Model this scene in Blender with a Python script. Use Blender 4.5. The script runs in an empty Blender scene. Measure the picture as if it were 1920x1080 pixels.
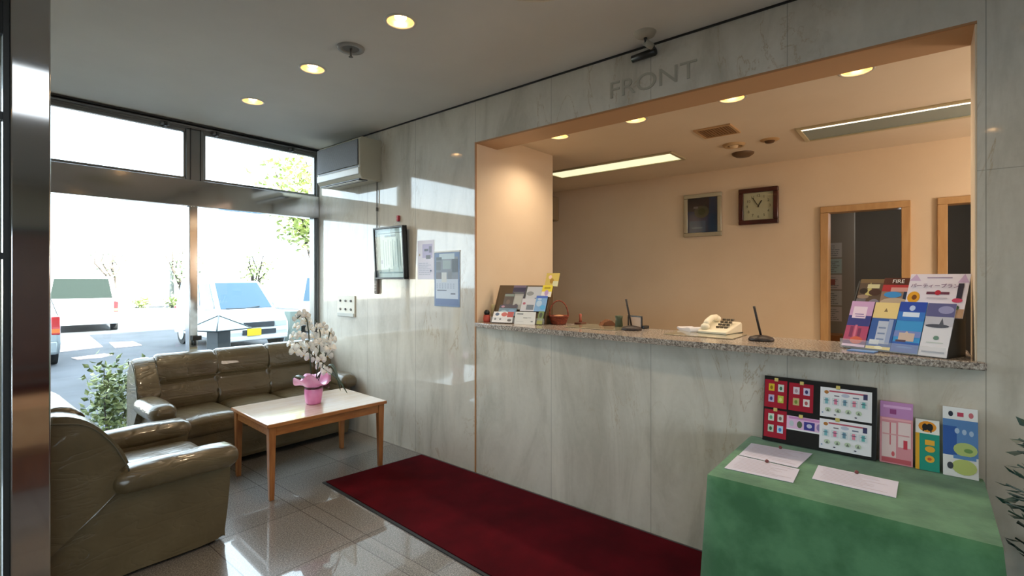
import bpy, bmesh, math, random
from mathutils import Vector, Matrix, Euler
random.seed(7)
D = bpy.data; C = bpy.context.scene.collection; SC = bpy.context.scene
PI = math.pi
# ------------------------------------------------------------------ camera, world, sun, exposure
CAMZ = 1.42; YAW = math.radians(50.24); FPX = 933.1; CY = 522.5
cam = D.cameras.new('camera'); camo = D.objects.new('camera', cam); C.objects.link(camo)
camo.location = (0, 0, CAMZ); camo.rotation_euler = (PI/2, 0, -YAW)
cam.sensor_width = 36; cam.lens = 36*FPX/1920; cam.shift_y = -(540-CY)/1920; cam.clip_start = .02; cam.clip_end = 500
SC.camera = camo
world = D.worlds.new('sky'); SC.world = world; world.use_nodes = True
bg = world.node_tree.nodes['Background']; bg.inputs[0].default_value = (.74, .87, 1, 1); bg.inputs[1].default_value = 6.5
SC.view_settings.view_transform = 'Standard'; SC.view_settings.look = 'None'
SC.view_settings.gamma = 1; SC.view_settings.use_curve_mapping = False
SC.view_settings.exposure = 0.5
SC.cycles.max_bounces = 10; SC.cycles.diffuse_bounces = 6; SC.cycles.glossy_bounces = 5
SC.cycles.transmission_bounces = 8; SC.cycles.transparent_max_bounces = 12
SC.cycles.use_denoising = True; SC.cycles.sample_clamp_indirect = 6; SC.cycles.caustics_reflective = False; SC.cycles.caustics_refractive = False
sun = D.lights.new('sun', 'SUN'); sun.energy = 40; sun.angle = math.radians(.6); sun.color = (1, .95, .86)
suno = D.objects.new('sun', sun); C.objects.link(suno); suno.rotation_euler = (math.radians(55), 0, math.radians(12))
def light(kind, name, loc, energy, color, size=.1, rot=(0, 0, 0), **kw):
    l = D.lights.new(name, kind); l.energy = energy; l.color = color
    if kind == 'AREA':
        l.shape = kw.get('shape', 'DISK'); l.size = size
        if 'size_y' in kw: l.size_y = kw['size_y']
    elif kind == 'SPOT':
        l.shadow_soft_size = size; l.spot_size = kw.get('cone', 2.4); l.spot_blend = .8
    else: l.shadow_soft_size = size
    o = D.objects.new(name, l); C.objects.link(o); o.location = loc; o.rotation_euler = rot
    return o
def portal(name, loc, rot, sx, sy):
    o = light('AREA', name, loc, 1, (1, 1, 1), sx, rot, shape='RECTANGLE', size_y=sy); o.data.cycles.is_portal = True
portal('window_portal', (1.45, 4.86, 1.4), (-PI/2, 0, 0), 2.6, 2.7)
portal('entrance_portal', (-2.0, -4.34, 1.25), (PI/2, 0, 0), 2.8, 2.5)
portal('entrance_portal', (-3.54, -2.7, 1.25), (PI/2, 0, -PI/2), 3.0, 2.5)

# ------------------------------------------------------------------ materials
_m = {}
def mat(name, col=(.8, .8, .8), rough=.5, metal=0, emit=None, estr=1, coat=0, alpha=1, trans=0, spec=.5, sheen=0, sss=0):
    if name in _m: return _m[name]
    m = D.materials.new(name); m.use_nodes = True; b = m.node_tree.nodes['Principled BSDF']
    i = b.inputs; i['Base Color'].default_value = (*col, 1); i['Roughness'].default_value = rough; i['Metallic'].default_value = metal
    i['Coat Weight'].default_value = coat; i['Transmission Weight'].default_value = trans; i['Specular IOR Level'].default_value = spec
    i['Sheen Weight'].default_value = sheen; i['Alpha'].default_value = alpha
    if emit: i['Emission Color'].default_value = (*emit, 1); i['Emission Strength'].default_value = estr
    _m[name] = m; return m
def S(r, g, b):      # 0-255 display colour to linear
    f = lambda c: ((c/255+.055)/1.055)**2.4 if c > 10.3 else c/255/12.92
    return (f(r), f(g), f(b))
def paint(r, g, b, rough=.55, **k):
    return mat('c%d_%d_%d_%d' % (r, g, b, int(rough*100)), S(r, g, b), rough, **k)
class N:             # small node helper
    def __init__(s, m): s.t = m.node_tree; s.n = s.t.nodes; s.b = s.n['Principled BSDF']
    def new(s, ty, **kw):
        n = s.n.new(ty)
        for k, v in kw.items():
            if k.startswith('_'): setattr(n, k[1:], v)
            else: n.inputs[k.replace('__', ' ')].default_value = v
        return n
    def link(s, a, b): s.t.links.new(a, b)
    def math(s, op, a, b=None, c=None):
        n = s.n.new('ShaderNodeMath'); n.operation = op
        for i, v in enumerate((a, b, c)):
            if v is None: continue
            if isinstance(v, (int, float)): n.inputs[i].default_value = v
            else: s.link(v, n.inputs[i])
        return n.outputs[0]
    def ramp(s, fac, stops):
        r = s.n.new('ShaderNodeValToRGB'); e = r.color_ramp.elements
        while len(e) < len(stops): e.new(.5)
        for q, (p, c) in zip(e, stops): q.position = p; q.color = (*c, 1)
        s.link(fac, r.inputs[0]); return r.outputs[0]
    def mix(s, fac, a, b, mode='MIX'):
        n = s.n.new('ShaderNodeMix'); n.data_type = 'RGBA'; n.blend_type = mode
        for i, v in ((0, fac), (6, a), (7, b)):
            if isinstance(v, (int, float)): n.inputs[i].default_value = v
            elif isinstance(v, tuple): n.inputs[i].default_value = (*v, 1)
            else: s.link(v, n.inputs[i])
        return n.outputs[2]
    def pos(s, obj=False):
        if obj:
            return s.n.new('ShaderNodeTexCoord').outputs['Object']
        return s.n.new('ShaderNodeNewGeometry').outputs['Position']
    def noise(s, vec, scale, detail=4, rough=.55, dist=0, out='Fac'):
        n = s.n.new('ShaderNodeTexNoise'); n.inputs['Scale'].default_value = scale; n.inputs['Detail'].default_value = detail
        n.inputs['Roughness'].default_value = rough; n.inputs['Distortion'].default_value = dist
        if vec is not None: s.link(vec, n.inputs['Vector'])
        return n.outputs[out]
    def scale(s, vec, v):
        n = s.n.new('ShaderNodeMapping'); n.inputs['Scale'].default_value = v; s.link(vec, n.inputs['Vector']); return n.outputs[0]
    def bump(s, h, strength=.3, dist=.01):
        n = s.n.new('ShaderNodeBump'); n.inputs['Strength'].default_value = strength; n.inputs['Distance'].default_value = dist
        s.link(h, n.inputs['Height']); s.link(n.outputs[0], s.b.inputs['Normal'])
    def color(s, c): s.link(c, s.b.inputs['Base Color'])

def marble(name, base, dark, vein, yoff=2.543, step=.68, rough=.045):
    m = mat(name, base, rough, spec=.8); h = N(m); p = h.pos()
    sx = h.n.new('ShaderNodeSeparateXYZ'); h.link(p, sx.inputs[0])
    st = h.scale(p, (1.2, 1.6, .45))
    n1 = h.noise(st, 2.2, 6, .6, 1.2); c = h.ramp(n1, [(.32, dark), (.5, base), (.72, tuple(min(1, v*1.12) for v in base))])
    st2 = h.scale(p, (1, 1.2, .35)); v = h.noise(st2, 2.6, 8, .62, 1.5)
    d = h.math('ABSOLUTE', h.math('SUBTRACT', v, .5)); k = h.ramp(d, [(0, (.75, .75, .75)), (.006, (.2, .2, .2)), (.014, (0, 0, 0))])
    msk = h.math('MULTIPLY', k, h.ramp(h.noise(p, 1.3, 2), [(.52, (0, 0, 0)), (.68, (1, 1, 1))]))
    c = h.mix(msk, c, vein)
    sp = h.noise(p, 40, 3); c = h.mix(.08, c, sp, 'OVERLAY')
    fy = h.math('ABSOLUTE', h.math('SUBTRACT', h.math('FRACT', h.math('ADD', h.math('DIVIDE', h.math('SUBTRACT', sx.outputs[1], yoff), step), .5+20)), .5))
    ln = h.math('LESS_THAN', fy, .0022/step)
    fz = h.math('ABSOLUTE', h.math('SUBTRACT', sx.outputs[2], 1.838)); side = h.math('LESS_THAN', sx.outputs[1], -.152)
    ln2 = h.math('MULTIPLY', h.math('LESS_THAN', fz, .0018), side)
    ln = h.math('MAXIMUM', ln, ln2)
    c = h.mix(h.math('MULTIPLY', ln, .45), c, tuple(v*.35 for v in dark)); h.color(c)
    h.bump(h.math('MULTIPLY', ln, -1), .4, .003)
    return m
M_marble = marble('marble_grey_cream', S(208, 202, 189), S(187, 181, 167), S(172, 150, 118))
M_floor = mat('polished_granite_tiles', (.3, .27, .24), .07, coat=1); M_floor.node_tree.nodes['Principled BSDF'].inputs['Coat Roughness'].default_value = .03
h = N(M_floor); p = h.pos(); sx = h.n.new('ShaderNodeSeparateXYZ'); h.link(p, sx.inputs[0])
g1 = h.noise(p, 150, 3, .7); c = h.ramp(g1, [(.40, S(22, 22, 26)), (.47, S(86, 82, 80)), (.54, S(124, 118, 112)), (.62, S(172, 166, 160))])
c = h.mix(.25, c, h.ramp(h.noise(p, 60, 2), [(.35, S(82, 72, 66)), (.65, S(132, 126, 120))]))
big = h.math('GREATER_THAN', sx.outputs[0], 1.56)
xo = h.math('SUBTRACT', sx.outputs[0], h.math('ADD', 1.515, h.math('MULTIPLY', big, .09)))
fx = h.math('ABSOLUTE', h.math('SUBTRACT', h.math('FRACT', h.math('ADD', h.math('DIVIDE', xo, .508), 20.5)), .5))
fy = h.math('ABSOLUTE', h.math('SUBTRACT', h.math('FRACT', h.math('ADD', h.math('DIVIDE', h.math('SUBTRACT', sx.outputs[1], 2.385), .567), 20.5)), .5))
ln = h.math('MAXIMUM', h.math('LESS_THAN', fx, .0024/.508), h.math('LESS_THAN', fy, .0024/.567))
tix = h.math('FLOOR', h.math('ADD', h.math('DIVIDE', xo, .508), 20)); tiy = h.math('FLOOR', h.math('ADD', h.math('DIVIDE', h.math('SUBTRACT', sx.outputs[1], 2.385), .567), 20))
cv = h.n.new('ShaderNodeCombineXYZ'); h.link(tix, cv.inputs[0]); h.link(tiy, cv.inputs[1]); wn = h.n.new('ShaderNodeTexWhiteNoise'); h.link(cv.outputs[0], wn.inputs[0])
c = h.mix(h.math('MULTIPLY', wn.outputs[0], .12), c, S(215, 205, 192))
c = h.mix(h.math('MULTIPLY', ln, .75), c, S(52, 44, 40)); h.color(c)
h.link(h.math('ADD', h.math('MULTIPLY', ln, .3), .30), h.b.inputs['Roughness']); h.bump(h.math('MULTIPLY', ln, -1), .3, .003)

def noisy(name, col, col2, scale, rough=.6, bump=.1, bscale=None, stretch=(1, 1, 1), detail=4, lo=.35, hi=.65, bdist=.004, obj=True, **k):
    m = mat(name, col, rough, **k); h = N(m); p = h.scale(h.pos(obj), stretch)
    h.color(h.ramp(h.noise(p, scale, detail), [(lo, col), (hi, col2)]))
    if bump: h.bump(h.noise(p, bscale or scale*3, 4), bump, bdist)
    return m
M_ceil = noisy('ceiling_paint', S(222, 222, 218), S(218, 218, 214), 3, .7, .05, 120, obj=False)
M_recwall = noisy('warm_wallpaper', S(226, 206, 178), S(222, 201, 172), 2.2, .6, .12, 90, obj=False)
M_recceil = noisy('office_ceiling_paint', S(228, 214, 192), S(224, 209, 186), 2, .7, .06, 100, obj=False)
M_counter = mat('speckled_granite', (.3, .27, .23), .16); h = N(M_counter); p = h.pos()
g = h.ramp(h.noise(p, 110, 3, .7), [(.36, S(84, 76, 70)), (.45, S(140, 128, 118)), (.55, S(176, 162, 148)), (.66, S(210, 204, 194))]); h.color(g)
M_steel = mat('polished_steel', (.62, .63, .64), .09, 1); h = N(M_steel); h.bump(h.noise(h.scale(h.pos(), (1, 1, .5)), 1.6, 1), .12, .01)
M_alu = mat('grey_window_frame', S(118, 120, 120), .32, .6)
M_dkalu = mat('dark_window_seal', S(42, 44, 44), .4, .3)
M_glass = mat('clear_glass', (1, 1, 1), 0)
nt = M_glass.node_tree; nt.nodes.clear(); out = nt.nodes.new('ShaderNodeOutputMaterial'); mx = nt.nodes.new('ShaderNodeMixShader'); tr = nt.nodes.new('ShaderNodeBsdfTransparent'); gl = nt.nodes.new('ShaderNodeBsdfGlossy'); fr = nt.nodes.new('ShaderNodeFresnel')
tr.inputs[0].default_value = (.93, .96, .95, 1); gl.inputs['Roughness'].default_value = 0; fr.inputs[0].default_value = 1.35
_g = nt.nodes.new('ShaderNodeNewGeometry'); _mr = nt.nodes.new('ShaderNodeMapRange'); _mr.inputs[3].default_value = 1.38; _mr.inputs[4].default_value = 1/1.38
nt.links.new(_g.outputs['Backfacing'], _mr.inputs[0]); nt.links.new(_mr.outputs[0], fr.inputs[0])
nt.links.new(fr.outputs[0], mx.inputs[0]); nt.links.new(tr.outputs[0], mx.inputs[1]); nt.links.new(gl.outputs[0], mx.inputs[2]); nt.links.new(mx.outputs[0], out.inputs[0])
M_leather = mat('taupe_leather', S(142, 134, 112), .3, coat=.25); h = N(M_leather); p = h.pos(True)
h.color(h.ramp(h.noise(p, 5, 3), [(.3, S(86, 73, 50)), (.7, S(101, 88, 64))]))
q_ = h.noise(h.scale(p, (1.6, 1.6, 4.5)), 2.3, 2, .5, 1.2); q_ = h.ramp(h.math('ABSOLUTE', h.math('SUBTRACT', q_, .5)), [(0, (0, 0, 0)), (.035, (.7, .7, .7)), (.1, (1, 1, 1))]); w1 = h.math('ADD', h.math('MULTIPLY', q_, .7), h.math('MULTIPLY', h.noise(p, 6, 2, .5, 1.6), 1.2)); w2 = h.noise(p, 180, 2)
wr = h.math('ADD', h.math('MULTIPLY', w1, 1.0), h.math('MULTIPLY', w2, .03)); h.bump(wr, .22, .011)
M_leatherd = mat('leather_seam', S(84, 78, 62), .5)
M_oak = noisy('honey_wood', S(178, 118, 66), S(152, 92, 48), 6, .32, .06, 30, (1, 8, 8), coat=.2)
M_oakleg = noisy('honey_wood_leg', S(172, 112, 62), S(146, 88, 46), 6, .35, .06, 30, (8, 8, 1), coat=.2)
M_tabletop = noisy('pale_wood_top', S(214, 200, 186), S(204, 186, 168), 5, .14, .03, 30, (1, 8, 1), coat=.5)
M_carpet = noisy('crimson_carpet', S(82, 5, 17), S(64, 3, 12), 4, .95, .5, 300, detail=6, spec=.1)
M_rubber = mat('dark_rubber', S(38, 42, 46), .6)
M_velvet = noisy('green_velvet', S(54, 106, 66), S(82, 134, 92), 7, .85, .25, 60, detail=5, sheen=.3, lo=.38, hi=.62)
M_white = mat('white_plastic', S(226, 226, 222), .35)
M_offw = mat('cream_plastic', S(214, 208, 192), .4)
M_black = mat('black_plastic', S(22, 22, 22), .35)
M_chrome = mat('chrome', (.8, .8, .8), .1, 1)
M_asphalt = noisy('asphalt', S(58, 61, 67), S(72, 75, 82), 1.2, .9, .1, 30, obj=False)

# ------------------------------------------------------------------ mesh builder
class MB:
    def __init__(s): s.bm = bmesh.new(); s.mats = []
    def mi(s, m):
        if m not in s.mats: s.mats.append(m)
        return s.mats.index(m)
    def _fin(s, vs, m, mtx=None):
        if mtx is not None: bmesh.ops.transform(s.bm, matrix=mtx, verts=vs)
        i = s.mi(m); vset = set(vs)
        for f in {f for v in vs for f in v.link_faces}:
            if all(v in vset for v in f.verts): f.material_index = i
    def box(s, x0, x1, y0, y1, z0, z1, m, bev=0, seg=2, mtx=None):
        r = bmesh.ops.create_cube(s.bm, size=1)['verts']
        bmesh.ops.transform(s.bm, matrix=Matrix.Translation(((x0+x1)/2, (y0+y1)/2, (z0+z1)/2)) @ Matrix.Diagonal((abs(x1-x0), abs(y1-y0), abs(z1-z0), 1)), verts=r)
        if bev:
            es = list({e for v in r for e in v.link_edges})
            q = bmesh.ops.bevel(s.bm, geom=es, offset=bev, segments=seg, profile=.5, affect='EDGES')
            r = list({v for f in q['faces'] for v in f.verts} | {v for v in r if v.is_valid})
            i = s.mi(m)
            nb = set(q['faces'])
            for f in {f for v in r for f in v.link_faces}: f.material_index = i; f.smooth = f in nb
        s._fin(r, m, mtx); return s
    def cyl(s, loc, r, h, m, r2=None, seg=32, mtx=None, smooth=True):
        q = bmesh.ops.create_cone(s.bm, cap_ends=True, segments=seg, radius1=r, radius2=r if r2 is None else r2, depth=h)['verts']
        bmesh.ops.transform(s.bm, matrix=Matrix.Translation((loc[0], loc[1], loc[2]+h/2)), verts=q)
        if smooth:
            for f in {f for v in q for f in v.link_faces}: f.smooth = len(f.verts) == 4
        s._fin(q, m, mtx); return s
    def lathe(s, prof, m, seg=40, loc=(0, 0, 0), wave=None):
        rings = []
        for k, (r, z) in enumerate(prof):
            ring = []
            for j in range(seg):
                a = 2*PI*j/seg; rr = r*(1+(wave(k, a) if wave else 0))
                ring.append(s.bm.verts.new((loc[0]+rr*math.cos(a), loc[1]+rr*math.sin(a), loc[2]+z)))
            rings.append(ring)
        i = s.mi(m)
        for a, b in zip(rings, rings[1:]):
            for j in range(seg):
                f = s.bm.faces.new((a[j], a[(j+1) % seg], b[(j+1) % seg], b[j])); f.material_index = i; f.smooth = True
        return s
    def poly(s, pts, m, smooth=False):
        f = s.bm.faces.new([s.bm.verts.new(p) for p in pts]); f.material_index = s.mi(m); f.smooth = smooth; return s
    def tube(s, pts, r, m, seg=10, r2=None, cap=True):
        pts = [Vector(p) for p in pts]; n = len(pts); rings = []; up = Vector((0, 0, 1))
        for k, p in enumerate(pts):
            t = (pts[min(k+1, n-1)]-pts[max(k-1, 0)]).normalized()
            u = t.cross(up)
            if u.length < .05: u = t.cross(Vector((0, 1, 0)))
            u.normalize(); w = t.cross(u)
            rr = r if r2 is None else r+(r2-r)*k/(n-1)
            rings.append([s.bm.verts.new(p+u*rr*math.cos(2*PI*j/seg)+w*rr*math.sin(2*PI*j/seg)) for j in range(seg)])
        i = s.mi(m)
        for a, b in zip(rings, rings[1:]):
            for j in range(seg):
                f = s.bm.faces.new((a[j], a[(j+1) % seg], b[(j+1) % seg], b[j])); f.material_index = i; f.smooth = True
        if cap:
            for q in (rings[0], rings[-1]): s.bm.faces.new(q).material_index = i
        return s
    def prism(s, prof, a0, a1, m, axis='y', bev=0, seg=3):
        """profile polygon (two coords) extruded along an axis"""
        mk = {'y': lambda p, t: (p[0], t, p[1]), 'x': lambda p, t: (t, p[0], p[1]), 'z': lambda p, t: (p[0], p[1], t)}[axis]
        A = [s.bm.verts.new(mk(p, a0)) for p in prof]; B = [s.bm.verts.new(mk(p, a1)) for p in prof]
        i = s.mi(m); fs = [s.bm.faces.new(A), s.bm.faces.new(B[::-1])]; n = len(prof)
        for k in range(n): fs.append(s.bm.faces.new((A[k], B[k], B[(k+1) % n], A[(k+1) % n])))
        for f in fs: f.material_index = i
        if bev:
            es = [e for f in fs[:2] for e in f.edges]
            q = bmesh.ops.bevel(s.bm, geom=es, offset=bev, segments=seg, profile=.5, affect='EDGES')
            for f in q['faces']: f.material_index = i; f.smooth = True
            for f in fs:
                if f.is_valid: f.smooth = True
        return s
    def ico(s, loc, r, m, sub=2, sc=(1, 1, 1), mtx=None):
        q = bmesh.ops.create_icosphere(s.bm, subdivisions=sub, radius=r)['verts']
        bmesh.ops.transform(s.bm, matrix=Matrix.Translation(loc) @ Matrix.Diagonal((*sc, 1)), verts=q)
        for f in {f for v in q for f in v.link_faces}: f.smooth = True
        s._fin(q, m, mtx); return s
    def build(s, name, parent=None, loc=None, mtx=None, kind=None, sub=0, bevel=0, recalc=True, label=None):
        if recalc: bmesh.ops.recalc_face_normals(s.bm, faces=s.bm.faces)
        me = D.meshes.new(name); s.bm.to_mesh(me); s.bm.free()
        for m in s.mats: me.materials.append(m)
        o = D.objects.new(name, me); C.objects.link(o)
        if parent is not None: o.parent = parent
        if mtx is not None: o.matrix_local = mtx
        if loc is not None: o.location = loc
        if kind: o['kind'] = kind
        if label: o['label'] = label
        if bevel:
            b = o.modifiers.new('bevel', 'BEVEL'); b.width = bevel; b.segments = 2; b.limit_method = 'ANGLE'
        if sub:
            b = o.modifiers.new('subdivision', 'SUBSURF'); b.levels = sub; b.render_levels = sub
        return o
def tag(o, label, cat, group=None, kind=None):
    o['label'] = label; o['category'] = cat
    if group: o['group'] = group
    if kind: o['kind'] = kind
    return o
def thing(name, label, cat, loc=(0, 0, 0), rz=0, group=None, rot=None):
    o = D.objects.new(name, None); C.objects.link(o); o.location = loc; o.rotation_euler = rot or (0, 0, rz); o.empty_display_size = .1
    return tag(o, label, cat, group)
def struct(b, name, parent=None, **k): return b.build(name, parent, kind='structure', **k)
def copy_tree(src, loc=None, rz=None, label=None, parent=None):
    c = src.copy(); C.objects.link(c)
    if parent is not None: c.parent = parent
    for ch in list(src.children): copy_tree(ch, parent=c)
    if loc is not None: c.location = loc
    if rz is not None: c.rotation_euler = (c.rotation_euler[0], c.rotation_euler[1], rz)
    if label: c['label'] = label
    return c
def bool_cut(o, boxes):
    pass
def text_into(mb, body, size, m, mtx, ext=.0006, bold=0):
    cu = D.curves.new('txt', 'FONT'); cu.body = body; cu.size = size; cu.extrude = ext; cu.align_x = 'CENTER'; cu.align_y = 'CENTER'; cu.offset = bold
    to = D.objects.new('txt', cu); C.objects.link(to); dg = bpy.context.evaluated_depsgraph_get(); dg.update()
    me = D.meshes.new_from_object(to.evaluated_get(dg)); me.transform(mtx)
    n0 = len(mb.bm.faces); mb.bm.from_mesh(me); mb.bm.faces.ensure_lookup_table(); i = mb.mi(m)
    for f in mb.bm.faces[n0:]: f.material_index = i
    D.objects.remove(to); D.curves.remove(cu); D.meshes.remove(me)
def ray(x, y):
    F = Vector((math.sin(YAW), math.cos(YAW), 0)); R = Vector((math.cos(YAW), -math.sin(YAW), 0))
    return F+R*((x-960)/FPX)+Vector((0, 0, (CY-y)/FPX))
def at(x, y, ax, v):     # where the line of sight through a photo pixel meets the plane axis=v
    d = ray(x, y); o = Vector((0, 0, CAMZ)); return o+d*((v-o[ax])/d[ax])
# printed card lying in its own x (width) / z (height) plane, facing -y; art = list of (x0,y0,x1,y1,rgb) in 0..1 of the card, y up
def card(mb, w, h, t, base, art=(), mtx=None, ox=0, oz=0, rough=.35):
    v0 = set(mb.bm.verts)
    mb.box(ox-w/2, ox+w/2, 0, t, oz, oz+h, paint(*base, rough=rough))
    for k, a in enumerate(art):
        x0, y0, x1, y1 = a[:4]; e = -.0004-.00012*k; X = lambda u: ox-w/2+u*w; Z = lambda u: oz+u*h
        if len(a) > 5 and a[5] == 'o':
            cx, cz, rx, rz = X((x0+x1)/2), Z((y0+y1)/2), (x1-x0)*w/2, (y1-y0)*h/2
            pts = [(cx+rx*math.cos(2*PI*j/16), e, cz+rz*math.sin(2*PI*j/16)) for j in range(16)]
        elif len(a) > 5 and a[5] == 't': pts = [(X(x0), e, Z(y0)), (X(x1), e, Z(y0)), (X((x0+x1)/2), e, Z(y1))]
        else: pts = [(X(x0), e, Z(y0)), (X(x1), e, Z(y0)), (X(x1), e, Z(y1)), (X(x0), e, Z(y1))]
        mb.poly(pts, paint(*a[4], rough=rough))
    if mtx is not None: bmesh.ops.transform(mb.bm, matrix=mtx, verts=[v for v in mb.bm.verts if v not in v0])
def lines(x0, x1, y0, y1, n, col, seed=0, th=.35, brk=True):
    r = random.Random(seed); out = []; dy = (y1-y0)/n
    for k in range(n):
        a = x0; y = y0+k*dy
        e = x1-(x1-x0)*(r.random()*.35)
        while a < e:
            b = min(e, a+(x1-x0)*(.12+.2*r.random())) if brk else e
            out.append((a, y, b, y+dy*th, col)); a = b+(x1-x0)*.03
    return out

# ------------------------------------------------------------------ key dimensions
XW, YW, CH, Y1, Y2, T, K = 2.636, 4.753, 2.729, 2.543, -.152, 2.417, 1.10
XB, RC, XJ = 5.17, 2.51, 2.87
YB = -4.2; XL = -3.4
# ------------------------------------------------------------------ room shell
b = MB(); b.box(XL, XW+.05, YB, YW+.12, -.12, 0, M_floor); b.box(XW+.05, 7.6, -3.2, 4.5, -.12, 0, M_floor); struct(b, 'floor')
LOBBY_DL = [(1.585, 2.057), (1.59, 2.94), (1.60, 3.82), (1.58, -.45), (1.58, -1.9), (-.8, -.45), (-.8, -1.9), (-.8, 1.2)]
OFFICE_DL = [(3.16, .28), (3.16, .90), (3.16, 1.53), (3.16, 2.16)]
def drilled(b, name, holes, r, z0, z1):      # a ceiling slab with round holes for the recessed lamps
    o = struct(b, name); cb = MB()
    for x, y in holes: cb.cyl((x, y, z0), r, z1-z0, M_dark0, seg=32)
    c = cb.build('cut'); m = o.modifiers.new('holes', 'BOOLEAN'); m.operation = 'DIFFERENCE'; m.solver = 'EXACT'; m.object = c
    dg = bpy.context.evaluated_depsgraph_get(); dg.update(); me = D.meshes.new_from_object(o.evaluated_get(dg))
    o.modifiers.clear(); o.data = me; D.objects.remove(c)
M_dark0 = mat('ceiling_void', (.1, .1, .1), .8)
b = MB(); b.box(XL, XW+.25, YB, YW+.14, CH, CH+.12, M_ceil); drilled(b, 'ceiling', LOBBY_DL, .070, CH-.02, CH+.09)
for q in ((XW, XJ, Y1, YW+.14, 0, CH), (XW, XJ-.02, Y2, Y1, 0, K-.034), (XW, XJ, Y2, Y1, T, CH), (XW, XJ, YB, Y2, 0, CH)):
    b = MB(); b.box(*q, M_marble); struct(b, 'wall_right')
# painted lining of the reception opening
b = MB(); b.box(XW+.004, XJ+.002, Y1-.006, Y1+.001, K, T, M_recwall); b.box(XW+.004, XJ+.002, Y2-.001, Y2+.006, K, T, M_recwall)
struct(b, 'trim_1')
b = MB(); b.box(XW+.004, XJ+.002, Y2, Y1, T-.006, T+.001, paint(196, 160, 124)); struct(b, 'trim_1')
M_edge = mat('brown_edge_strip', S(176, 126, 82), .4)
b = MB(); b.box(XW-.004, XW+.006, Y1-.008, Y1+.004, 0, T+.004, M_edge); b.box(XW-.003, XW+.005, Y2, Y1, T-.007, T+.003, M_edge); struct(b, 'trim_2')
b = MB(); b.box(XW-.008, XW, YB, YW-.02, CH-.01, CH, M_dkalu); struct(b, 'trim_3')
# other walls of the lobby (behind and beside the camera)
M_plaster = noisy('beige_plaster', S(196, 188, 172), S(188, 180, 164), 3, .6, .1, 60, obj=False)
b = MB(); b.box(XL-.12, XL, -1.2, 2.7, 0, CH, M_plaster); b.box(XL-.12, XL, YB, -1.2, 2.5, CH, M_plaster); struct(b, 'wall_left')
b = MB(); b.box(XL, .10, 2.70, 2.80, 0, CH, M_plaster); struct(b, 'wall_front')
b = MB(); b.box(-.6, XJ, YB-.12, YB, 0, CH, M_plaster); b.box(XL-.12, -.6, YB-.12, YB, 2.5, CH, M_plaster); struct(b, 'wall_back')
for n_, (loc, wd, rz) in enumerate((((XL, YB-.06, 0), 2.8, 0), ((XL-.06, -1.2, 0), 3.0, -PI/2))):     # unseen glazing added behind the camera to brighten the room
    r_ = D.objects.new('window_%d' % (n_+4), None); C.objects.link(r_); r_['kind'] = 'structure'; r_.location = loc; r_.rotation_euler = (0, 0, rz)
    b = MB(); nn = 3
    for k in range(nn+1): b.box(k*wd/nn-(.03 if k else 0), k*wd/nn+(.03 if k < nn else 0), -.03, .03, .08, 2.42, M_alu)
    b.box(0, wd, -.03, .03, 0, .08, M_alu); b.box(0, wd, -.03, .03, 2.42, 2.5, M_alu); b.build('frame', r_)
    b = MB(); b.box(.03, wd-.03, -.003, .003, .08, 2.42, M_glass); b.build('glass_pane', r_)
# reception room
b = MB(); b.box(XB, XB+.1, .70, 4.5, 0, RC, M_recwall); b.box(XB, XB+.1, -.09, .13, 0, RC, M_recwall); b.box(XB, XB+.1, -3.2, -.85, 0, RC, M_recwall)
b.box(XB, XB+.1, .13, .70, 2.03, RC, M_recwall); b.box(XB, XB+.1, -.85, -.09, 2.03, RC, M_recwall); struct(b, 'wall_far')
b = MB(); b.box(XJ, 3.62, Y1, Y1+.1, 0, RC, M_recwall); struct(b, 'wall_partition')
b = MB(); b.box(XJ, XB, 4.4, 4.5, 0, RC, M_recwall); struct(b, 'wall_side')
b = MB(); b.box(XJ, 7.6, -3.3, -3.2, 0, CH, M_recwall); struct(b, 'wall_end')
b = MB(); b.box(XJ, XB+.1, -3.2, 4.5, RC, RC+.1, M_recceil); drilled(b, 'ceiling', OFFICE_DL, .070, RC-.02, RC+.08)
# back corridor beyond the doors
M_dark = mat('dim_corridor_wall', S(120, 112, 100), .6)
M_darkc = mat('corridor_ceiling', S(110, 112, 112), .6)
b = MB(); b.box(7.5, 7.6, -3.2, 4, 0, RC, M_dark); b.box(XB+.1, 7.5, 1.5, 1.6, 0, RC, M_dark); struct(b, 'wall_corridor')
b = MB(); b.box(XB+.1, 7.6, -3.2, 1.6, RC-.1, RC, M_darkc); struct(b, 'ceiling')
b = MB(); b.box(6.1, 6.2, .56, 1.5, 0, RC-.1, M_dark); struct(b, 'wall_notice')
# door casings
M_cas = noisy('varnished_casing', S(198, 160, 112), S(186, 146, 98), 4, .35, .04, 40, (6, 6, 1))
for n, (ya, yb_) in enumerate(((.13, .70), (-.85, -.09))):
    r = D.objects.new('door_%d' % (n+1), None); C.objects.link(r); r['kind'] = 'structure'; r.location = (XB, ya, 0)
    w = yb_-ya; b = MB()
    b.box(-.03, .11, -.035, .025, 0, 2.0, M_cas, .004); b.box(-.03, .11, w-.04, w+.022, 0, 2.0, M_cas, .004); b.box(-.03, .11, -.035, w+.022, 2.0, 2.055, M_cas, .004)
    b.build('casing', r)
M_dr = noisy('brown_door_leaf', S(120, 66, 36), S(100, 52, 28), 4, .35, .03, 30, (6, 6, 1))
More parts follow.
